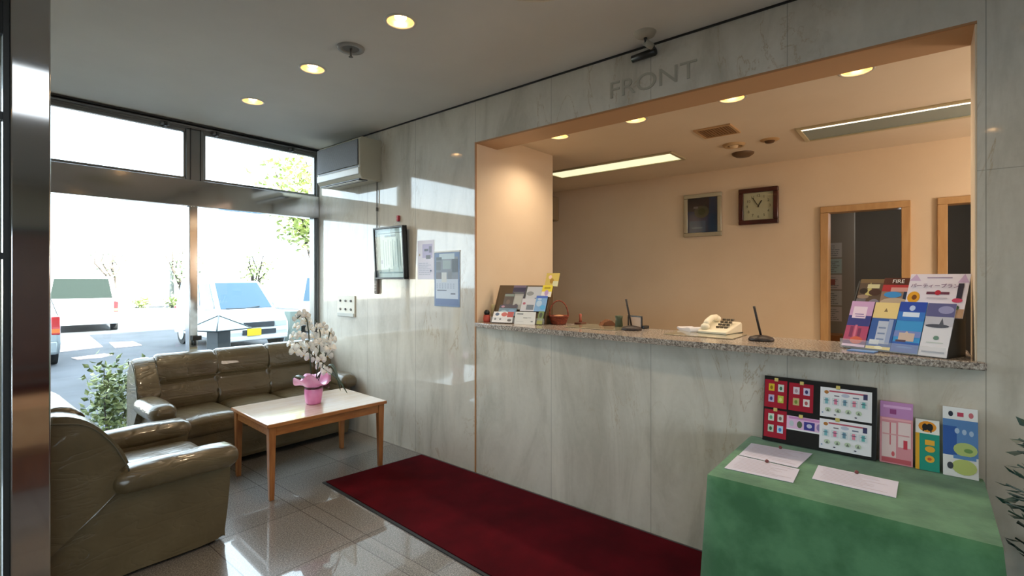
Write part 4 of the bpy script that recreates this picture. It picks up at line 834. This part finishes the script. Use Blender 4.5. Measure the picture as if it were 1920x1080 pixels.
# display board
db = thing('display_board', 'black notice board leaning on the marble wall upon the green cloth', 'notice board', (2.562, .377, TZ+.004), 0, None, (math.radians(-9), 0, -PI/2))
b = MB(); b.box(-.218, .218, 0, .012, 0, .30, M_black, .002); b.build('board', db)
def onboard(x, z, w, h, base, art, lab, tint=None, name='notice_card', yo=0):
    b = MB(); card(b, w, h, .0015, base, art); o = b.build(name, db, (x, -.0022-yo, z)); o['label'] = lab; return o
red = (164, 26, 48)
def stickers(cols, seed):
    r = random.Random(seed); out = []
    for k, (c, c2) in enumerate(cols):
        x = .18+.42*(k % 2); y = .60-.40*(k//2); w = .26; out += [(x, y, x+w, y+.26, c), (x+.06, y+.05, x+w-.07, y+.19, c2, 'o')]
    return out
onboard(-.167, .155, .094, .128, red, stickers([((220, 190, 50), (150, 110, 30)), ((206, 216, 210), (70, 120, 90)), ((190, 180, 210), (70, 70, 130)), ((186, 196, 80), (220, 220, 140))], 1), 'red card with yellow, white and violet stickers')
onboard(-.063, .155, .098, .125, red, stickers([((216, 206, 214), (180, 150, 160)), ((206, 200, 224), (60, 60, 110)), ((190, 176, 120), (120, 140, 60)), ((226, 220, 216), (180, 90, 90))], 2), 'red card with white, violet and cream stickers')
onboard(-.165, .018, .094, .127, red, stickers([((210, 222, 206), (90, 160, 120)), ((220, 214, 206), (120, 110, 100)), ((190, 206, 190), (60, 100, 70)), ((190, 216, 236), (60, 130, 200))], 3), 'red card with green, cream and blue stickers')
onboard(-.03, .068, .175, .062, (226, 190, 220), [(.05, .8, .95, .95, (206, 140, 196)), (.06, .25, .17, .68, (190, 200, 206), 'o'), (.24, .2, .36, .7, (90, 110, 80), 'o'), (.40, .15, .64, .72, (60, 60, 140)), (.46, .3, .58, .6, (200, 200, 220), 'o'), (.68, .2, .8, .7, (150, 130, 180), 'o'), (.84, .2, .97, .72, (150, 50, 80), 'o'), (0, 0, 1, .1, (240, 240, 240))], 'pink strip card with five round emblems')
def chart(seed):
    r = random.Random(seed); a = [(.18, .86, .92, .91, (190, 90, 110)), (.08, .78, .17, .9, (180, 120, 60), 'o'), (.84, .72, .92, .9, (60, 60, 100)), (.42, .72, .58, .84, (190, 196, 214), 'o'), (.28, .72, .38, .76, (120, 110, 120)), (.64, .72, .76, .76, (110, 120, 140))]
    cs = [(120, 180, 190), (220, 130, 160), (110, 150, 170), (226, 140, 160), (100, 176, 176)]
    for k in range(5): a += [(.06+.18*k, .42, .2+.18*k, .66, (214, 222, 226)), (.10+.18*k, .45, .16+.18*k, .64, cs[k]), (.08+.18*k, .56, .18+.18*k, .58, (70, 80, 110))]
    for k in range(4): a += [(.1+.2*k, .18, .22+.2*k, .33, (190, 206, 180), 'o'), (.13+.2*k, .2, .19+.2*k, .3, (110, 120, 110), 't')]
    return a+[(.28, .08, .33, .12, (50, 50, 80), 'o'), (.68, .08, .73, .12, (50, 50, 80), 'o'), (.04, .12, .07, .16, (120, 150, 190))]
onboard(.107, .150, .188, .128, (236, 236, 240), chart(1), 'upper white chart card with coloured figures')
onboard(.107, .012, .188, .128, (236, 236, 240), chart(2), 'lower white chart card with coloured figures', yo=.002)
for x, z in ((-.165, .283), (-.06, .280), (.08, .280), (-.165, .145), (-.06, .131), (.08, .141)):
    b = MB(); b.box(-.008, .008, -.006, .0, -.006, .010, paint(206, 190, 110), .002); b.build('clip', db, (x, -.003, z))
def lean_card(y, w, h, base, art, name, lab, cat, xb=2.578, txt=None, t=.012):
    th = math.asin(min(.9, (2.630-xb-t)/h)); M = Matrix.Translation((xb, y, TZ+.001)) @ Matrix.Rotation(-PI/2, 4, 'Z') @ Matrix.Rotation(-th, 4, 'X')
    b = MB(); card(b, w, h, t, base, art)
    if txt:
        for body, size, col, x, z in txt: text_into(b, body, size, paint(*col), Matrix.Translation((x, -.004, z)) @ Matrix.Rotation(PI/2, 4, 'X'), .0005)
    o = b.build(name, mtx=M, recalc=False); tag(o, lab, cat); return o
lean_card(.095, .108, .25, (222, 150, 160), [(0, .74, 1, 1, (196, 140, 196)), (.1, .9, .95, .94, (226, 180, 226)), (.3, .8, .5, .88, (150, 70, 130)), (.05, .7, .95, .73, (240, 180, 190)), (.06, .1, .5, .66, (232, 206, 206)), (.56, .28, .94, .68, (236, 214, 214)), (.3, .3, .34, .66, (206, 110, 120)), (.72, .26, .84, .4, (206, 60, 80)), (.36, .12, .46, .2, (206, 90, 100), 'o'), (.06, .02, .95, .09, (196, 90, 100)), (.08, .46, .9, .48, (220, 160, 164))], 'leaflet', 'pink form leaflet leaning on the wall next to the black board', 'leaflet')
lean_card(-.004, .074, .197, (22, 150, 130), [(0, .72, 1, 1, (240, 240, 236)), (.12, .75, .88, .97, (232, 150, 30), 'o'), (0, 0, .17, .72, (226, 170, 40)), (.28, .78, .52, .92, (24, 20, 20), 'o'), (.46, .78, .74, .93, (24, 20, 20), 'o'), (.3, .80, .36, .72+.04, (24, 20, 20)), (.62, .75, .68, .82, (24, 20, 20)), (.40, .50, .80, .60, (236, 176, 50)), (.4, .36, .82, .48, (236, 176, 50), 'o'), (.4, .16, .8, .3, (236, 176, 50), 'o'), (.5, .2, .68, .26, (200, 90, 40), 'o')], 'leaflet', 'teal and orange leaflet with a black emblem in an orange oval', 'leaflet', 2.574)
lean_card(-.102, .102, .262, (236, 238, 240), [(0, .3, 1, .82, (88, 136, 196)), (0, .3, .4, .72, (40, 90, 170)), (.16, .86, .3, .94, (30, 40, 60), 'o'), (.42, .87, .6, .93, (190, 60, 90)), (.74, .86, .88, .94, (200, 110, 120), 'o'), (.34, .62, .48, .7, (170, 196, 226), 'o'), (.55, .61, .68, .69, (170, 196, 226), 'o'), (.75, .6, .88, .68, (170, 196, 226), 'o'), (.3, .3, .98, .5, (180, 200, 120), 'o'), (.25, .04, .96, .26, (190, 206, 120), 'o'), (.3, .26, .94, .31, (90, 140, 200)), (.12, .1, .3, .2, (60, 66, 76), 'o'), (.6, .36, .85, .42, (110, 150, 80), 'o')], 'booklet', 'white and blue map booklet leaning on the wall at the pillar end', 'booklet', 2.565)
# plant at the edge of the room
M_hol = noisy('dark_bluish_leaf', S(34, 70, 62), S(22, 48, 44), 20, .4, 0)
pp = thing('potted_plant', 'dark bluish green leafy plant standing beside the green cloth table at the wall', 'potted plant', (2.24, -.475, 0))
b = MB(); b.lathe([(0, .001), (.10, .001), (.13, .24), (.135, .26), (.12, .25), (0, .23)], paint(120, 84, 60), 32); b.build('pot', pp)
b = MB(); b.tube([(0, 0, .2), (.01, .0, .5), (0, .01, .9)], .012, paint(70, 52, 40)); b.build('trunk', pp)
b = MB(); r = random.Random(4)
def leafq(b, p, d, ln, wd, m, nrm=None):
    d = d.normalized(); s_ = d.cross(Vector((r.uniform(-1, 1), r.uniform(-1, 1), 1))).normalized()*wd; f = d.cross(s_).normalized()*wd*.25
    b.poly([p, p+d*ln*.45+s_+f, p+d*ln], m, True); b.poly([p, p+d*ln, p+d*ln*.45-s_+f], m, True)
for k in range(90):
    z = r.uniform(.25, .92); a = r.uniform(0, 2*PI); ln = .37*(1.05-z*.42); tip = Vector((math.cos(a)*ln, math.sin(a)*ln, z+r.uniform(-.02, .06))); st = Vector((0, 0, z-.06))
    b.tube([st, tip], .003, M_hol, 5)
    for q in range(9):
        p = st.lerp(tip, .3+.08*q); leafq(b, p, (tip-st).normalized()+Vector((r.uniform(-1, 1), r.uniform(-1, 1), r.uniform(-.6, .8))), .045, .012, M_hol)
b.build('foliage', pp, recalc=False)
# ------------------------------------------------------------------ behind the camera (mirrored in the pillar)
t = thing('ceiling_light_panel', 'wide lit ceiling light panel near the entrance mirrored in the steel pillar', 'ceiling light', (.50, .62, CH))
b = MB(); b.box(-.43, .43, -.62, .62, -.03, 0, M_alu, .004); b.build('frame', t); b = MB(); b.box(-.40, .40, -.59, .59, -.034, -.03, mat('cool_panel', (1, 1, 1), .5, emit=(.9, .96, 1), estr=2.2)); b.build('diffuser', t)
b = MB(); b.box(.55, 1.45, YB, YB+.05, 0, 2.06, M_dr, .004); b.box(.62, 1.38, YB+.05, YB+.056, .17, .2, M_alu); b.box(.5, .55, YB, YB+.07, 0, 2.1, M_dkalu); b.box(1.45, 1.5, YB, YB+.07, 0, 2.1, M_dkalu); b.box(.5, 1.5, YB, YB+.07, 2.06, 2.11, M_dkalu); o = struct(b, 'door_3')
b = MB(); b.box(.3, 1.7, -3.8, -2.7, .0005, .012, M_carpet, .003); tag(b.build('door_mat'), 'crimson door mat lying before the brown door', 'mat')
t = thing('low_stand', 'low stand under a tan fringed cloth mirrored in the steel pillar', 'stand', (.42, .55, 0)); M_tan = noisy('tan_cloth', S(196, 150, 110), S(176, 130, 92), 8, .9, .3, 60)
b = MB(); b.box(-.2, .3, -.25, .25, .52, .56, M_tan, .012); b.build('cloth_top', t); b = MB(); b.box(-.205, .305, .245, .252, .30, .55, M_tan, .003)
for k in range(25): b.tube([(-.2+k*.0205, .249, .30), (-.197+k*.0205, .252, .24)], .003, M_tan, 5)
b.build('cloth_drop', t); b = MB(); b.box(-.18, .28, -.22, .22, 0, .52, M_dr, .004); b.build('body', t)

# ------------------------------------------------------------------ outdoors
M_wcar = mat('white_car_paint', S(226, 230, 232), .25, coat=.6); M_scar = mat('silver_car_paint', S(170, 180, 184), .25, .3, coat=.5)
M_cglass = mat('blue_tinted_glass', S(56, 90, 112), .1, spec=.4); M_dglass = mat('dark_car_glass', S(36, 44, 42), .2, spec=.2); M_tyre = mat('tyre', S(30, 32, 34), .8); M_grl = mat('grille', S(48, 56, 64), .5)
def car(name, lab, loc, rz, Lg, Wd, Ht, paintm, glass, hood=.95, belt=.95, ws_b=1.05, ws_t=.35, plate=(236, 200, 40), rear_top=None):
    t = thing(name, lab, 'car', loc, rz, 'cars in the car park' if False else None); h = Lg/2; w = Wd/2; rt = -h+.12 if rear_top is None else rear_top
    b = MB(); b.prism([(-h+.03, .24), (-h, .45), (-h, .8), (-h+.03, belt), (ws_b-.02, belt), (h-.16, belt-.13), (h-.02, belt-.30), (h, .45), (h-.04, .24)], -w, w, paintm, 'y', bev=.07, seg=3); b.build('body', t)
    b = MB(); i = b.mi(paintm)
    lo = [(-h+.03, belt-.02), (ws_b, belt-.02)]; hi = [(rt, Ht), (ws_t, Ht)]; wt = w-.14; wl = w-.02
    V = [b.bm.verts.new((x, y, z)) for (x, z), y in ((lo[0], -wl), (lo[1], -wl), (lo[1], wl), (lo[0], wl), (hi[0], -wt), (hi[1], -wt), (hi[1], wt), (hi[0], wt))]
    for q in ((0, 1, 2, 3), (4, 5, 6, 7), (0, 1, 5, 4), (1, 2, 6, 5), (2, 3, 7, 6), (3, 0, 4, 7)): b.bm.faces.new([V[k] for k in q]).material_index = i
    bmesh.ops.bevel(b.bm, geom=b.bm.edges[:], offset=.05, segments=3, profile=.5, affect='EDGES')
    for f in b.bm.faces: f.smooth = True
    b.build('cabin', t)
    P = lambda u, v, s: None
    def quad(nm, pts, m, inset, parent=t):
        c = sum((Vector(p) for p in pts), Vector())/4; nrm = (Vector(pts[1])-Vector(pts[0])).cross(Vector(pts[3])-Vector(pts[0])).normalized()
        q = [c+(Vector(p)-c)*inset for p in pts]; b = MB(); A = [b.bm.verts.new(p+nrm*.012) for p in q]; B_ = [b.bm.verts.new(p-nrm*.02) for p in q]; i = b.mi(m)
        b.bm.faces.new(A); b.bm.faces.new(B_[::-1])
        for k in range(4): b.bm.faces.new((A[k], B_[k], B_[(k+1) % 4], A[(k+1) % 4]))
        return b.build(nm, parent)
    quad('windscreen', [(lo[1][0], -wl, lo[1][1]), (lo[1][0], wl, lo[1][1]), (hi[1][0], wt, Ht), (hi[1][0], -wt, Ht)], glass, .86)
    quad('rear_window', [(lo[0][0], wl, lo[0][1]), (lo[0][0], -wl, lo[0][1]), (hi[0][0], -wt, Ht), (hi[0][0], wt, Ht)], glass, .84)
    for sg in (-1, 1):
        n = 3; 
        for k in range(n):
            u0, u1 = k/n, (k+1)/n; a = lambda u: (lo[0][0]+(lo[1][0]-lo[0][0])*u, sg*wl, lo[0][1]); c = lambda u: (hi[0][0]+(hi[1][0]-hi[0][0])*u, sg*wt, Ht)
            pts = [a(u0), a(u1), c(u1), c(u0)]; quad('side_window', pts if sg < 0 else pts[::-1], glass, .8)
        b = MB(); b.box(ws_b-.34, ws_b-.22, sg*(w+.02), sg*(w+.15), belt+.0, belt+.17, paintm, .03); b.build('mirror', t)
        b = MB(); b.box(h-.10, h-.005, sg*(w-.38), sg*(w-.05), belt-.42, belt-.24, mat('headlamp', S(200, 212, 216), .1, coat=.5), .03); b.build('headlamp', t)
        b = MB(); b.box(-h-.004, -h+.05, sg*(w-.14), sg*(w-.01), .62, .98, mat('tail_lamp', S(190, 40, 44), .2, coat=.5), .015); b.box(-h-.006, -h+.05, sg*(w-.135), sg*(w-.015), .66, .74, paint(226, 120, 60)); b.build('tail_lamp', t)
        for xx in (-h+.55, h-.52):
            b = MB(); b.cyl((0, 0, -.09), .29, .18, M_tyre, mtx=Matrix.Translation((xx, sg*(w-.095), .29)) @ Matrix.Rotation(PI/2, 4, 'X')); wh = b.build('wheel', t)
            b = MB(); b.cyl((0, 0, -.012), .17, .024, paint(170, 176, 180), mtx=Matrix.Translation((xx, sg*(w-.0), .29)) @ Matrix.Rotation(PI/2, 4, 'X')); b.build('hub_cap', wh)
    b = MB(); b.box(h-.06, h+.006, -.36, .36, belt-.40, belt-.27, M_grl, .01); b.build('grille', t)
    b = MB(); b.box(h-.04, h+.012, -.40, .40, .38, .50, M_grl, .01); b.build('air_intake', t)
    b = MB(); b.box(h+.012, h+.022, -.30, .03, .36, .53, paint(*plate)); 
    text_into(b, '50-12', .09, paint(70, 70, 50), Matrix.Translation((h+.024, -.135, .43)) @ Matrix.Rotation(PI/2, 4, 'Z') @ Matrix.Rotation(PI/2, 4, 'X'), .001) if False else None
    b.build('number_plate', t)
    b = MB(); b.box(-h-.012, -h+.02, -w+.04, w-.04, .26, .50, paintm, .03); b.build('rear_bumper', t)
    b = MB(); b.box(h-.05, h+.008, -w+.04, w-.04, .24, .36, paintm, .03); b.build('front_bumper', t)
    return t
kc = car('compact_car', 'small white boxy car with a yellow number plate facing the window', tuple(at(487, 656, 2, -.3)-Vector((math.cos(math.radians(-88)), math.sin(math.radians(-88)), 0))*1.65), math.radians(-88), 3.3, 1.475, 1.66, M_wcar, M_cglass)
b = MB(); b.tube([(.35, .5, 1.62), (.12, .56, 1.86)], .008, M_grl); b.build('antenna', kc)
b = MB(); b.tube([(1.02, -.5, .99), (1.06, -.1, .985), (1.0, .3, 1.02)], .012, M_grl); b.build('wiper', kc)
car('minivan', 'white minivan parked in the sun with its rear window toward the building', (3.74, 22.9, -.3), math.radians(82), 4.5, 1.85, 1.78, M_wcar, M_dglass, ws_b=1.7, ws_t=.9, belt=1.05)
car('hatchback', 'silver hatchback partly hidden by the steel pillar showing its red tail lamp', (1.06, 15.0, -.3), math.radians(88), 3.9, 1.7, 1.5, M_scar, M_dglass, ws_b=1.1, ws_t=.4, rear_top=-1.3)
car('delivery_van', 'pale van at the far side, just a sliver beside the marble wall edge', (9.25, 16.3, -.3), math.radians(-120), 3.4, 1.5, 1.8, M_wcar, M_cglass, ws_b=1.3, ws_t=.9)
# garden lantern with a pyramid glass roof
p0 = at(410, 600, 1, 8.0); t = thing('garden_lantern', 'grey post lantern with a pale pyramid glass roof beyond the sofa', 'lantern', (p0.x, p0.y, -.3), math.radians(22)); t['category'] = 'lantern'
M_lg = mat('pale_lantern_glass', S(176, 206, 210), .15, coat=.5); M_lf = mat('grey_lantern_frame', S(50, 60, 66), .4)
dpt = (p0-Vector((0, 0, CAMZ))).dot(Vector((math.sin(YAW), math.cos(YAW), 0))); zz = lambda y: CAMZ+(CY-y)/FPX*dpt+.3
ap, ev = zz(592), zz(617); hw = .30
b = MB(); A = (0, 0, ap); cs = [(-hw, -hw, ev), (hw, -hw, ev), (hw, hw, ev), (-hw, hw, ev)]
for k in range(4): b.poly([cs[k], cs[(k+1) % 4], A], M_lg)
b.poly(cs[::-1], M_lg); b.build('glass_roof', t)
b = MB()
for k in range(4): b.tube([cs[k], A], .011, M_lf, 8); b.tube([cs[k], cs[(k+1) % 4]], .011, M_lf, 8)
b.build('roof_frame', t)
b = MB(); b.box(-.11, .11, -.11, .11, 0, ev-.01, M_lf, .01); b.build('post', t)
# planter beyond the small car
p1 = at(549, 640, 1, 13.2); b = MB(); b.box(-.16, .16, -.16, .16, 0, .85, paint(126, 138, 130), .02); o = b.build('bollard', loc=(p1.x, p1.y, -.3)); tag(o, 'grey green bollard standing beside the small white car', 'bollard')
# shrub by the window
M_lfy = noisy('variegated_leaf', S(150, 158, 96), S(80, 98, 62), 9, .5, 0, lo=.42, hi=.58); M_brk = mat('dark_bark', S(66, 58, 52), .8)
def shrub(name, lab, cat, loc, hgt, rad, n, lm, ls=.04, seed=1, sparse=False, stems=7, group=None, trunk=.012, zlo=.35):
    t = thing(name, lab, cat, loc, group=group); rr = random.Random(seed); global r; r = rr
    b = MB(); tips = []
    for k in range(stems):
        a = rr.uniform(0, 2*PI); top = Vector((math.cos(a)*rad*rr.uniform(.2, .9), math.sin(a)*rad*rr.uniform(.2, .9), hgt*rr.uniform(.65, 1)))
        m1 = Vector((top.x*.35, top.y*.35, hgt*zlo)); b.tube([(0, 0, 0), m1*.5+Vector((0, 0, .02)), m1, m1.lerp(top, .5)+Vector((rr.uniform(-.08, .08)*rad*3, 0, 0)), top], trunk, M_brk, 6, trunk*.3); tips.append((m1, top))
    b.build('branches', t)
    b = MB()
    for k in range(n):
        m1, top = rr.choice(tips); p = m1.lerp(top, rr.uniform(.1, 1.05))+Vector((rr.gauss(0, 1), rr.gauss(0, 1), rr.gauss(0, .8)))*rad*.22
        leafq(b, p, Vector((rr.uniform(-1, 1), rr.uniform(-1, 1), rr.uniform(-.5, 1))), ls, ls*.3, lm)
    b.build('foliage', t, recalc=False); return t
shrub('garden_shrub', 'leafy yellow green shrub with dark twigs just outside the window by the sofa', 'shrub', (1.06, 5.35, -.3), 1.05, .30, 1000, M_lfy, .062, 3, trunk=.010)
M_pg = noisy('sunlit_leaf', S(150, 168, 110), S(190, 196, 130), 2, .6, 0); M_bg = noisy('bluish_leaf', S(150, 176, 150), S(176, 190, 140), 2, .6, 0)  # pale tint puts the washed-out haze into the leaf colours
def tree_at(px, py_base, depth, h, rad, n, lab, lm, ls, seed, stems=7, zlo=.35):
    d = ray(px, py_base); v = Vector((d.x, d.y, 0))*depth
    return shrub('tree', lab, 'tree', (v.x, v.y, -.3), h, rad, n, lm, ls, seed, stems=stems, trunk=.09, zlo=zlo)
tree_at(606, 560, 27, 8.6, 3.0, 3200, 'large leafy tree showing through the upper window pane near the air conditioner', M_pg, .38, 4, 12, .42)
tree_at(215, 575, 28.6, 3.6, 1.6, 160, 'sparse leaning tree behind the white minivan', M_bg, .2, 8, 5, .5)
tree_at(350, 575, 29.5, 3.6, 1.3, 300, 'pale bushy tree beside the lamp post behind the window mullion', M_bg, .22, 9)
tree_at(478, 575, 31, 3.4, 1.2, 300, 'light yellow green tree rising over the roof of the small white car', M_pg, .24, 10)
for px, w_, lab in ((265, .9, 'low green weed clump at the far kerb in front of the pale wall'), (322, 1.1, 'low green weed clump around the foot of the lamp post')):
    d = ray(px, 580); v = Vector((d.x, d.y, 0))*29.5; shrub('weed_clump', lab, 'shrub', (v.x, v.y, -.3), .5, w_*.6, 120, M_pg, .25, px, trunk=.01)
d = ray(322, 580); v = Vector((d.x, d.y, 0))*30
t = thing('lamp_post', 'tall grey street lamp post with a side arm in the distance', 'lamp post', (v.x, v.y, -.3)); M_pole = mat('pole_grey', S(150, 152, 152), .6)
b = MB(); b.cyl((0, 0, 0), .13, 6.2, M_pole, .08, 16); b.build('pole', t); b = MB(); b.tube([(0, 0, 3.9), R_*-.7+Vector((0, 0, 4.05)), R_*-1.6+Vector((0, 0, 4.0))], .05, M_pole); b.tube([R_*-1.55+Vector((0, 0, 4.0)), R_*-1.55+Vector((0, 0, 3.4))], .06, M_pole); b.build('arm', t)
# far pale boundary wall
b = MB(); b.box(-30, 60, 37, 37.3, -.3, 2.6, paint(232, 228, 218, .8)); struct(b, 'wall_boundary')
# dark greenery beyond the glazed screen
M_dgl = noisy('deep_green_leaf', S(40, 78, 44), S(24, 52, 40), 12, .5, 0)
for k, (x, y, h_) in enumerate(((-.13, 3.12, 2.0), (-.85, 3.6, 2.3))):
    shrub('courtyard_bush', ['dark green bush beyond the glass right beside the steel pillar', 'tall dark bush beyond the glazed screen left of the pillar', 'dark bush farthest along the glazed screen'][k], 'shrub', (x, y, -.3), h_+.3, .22 if k == 0 else .4, 900, M_dgl, .09, 20+k)
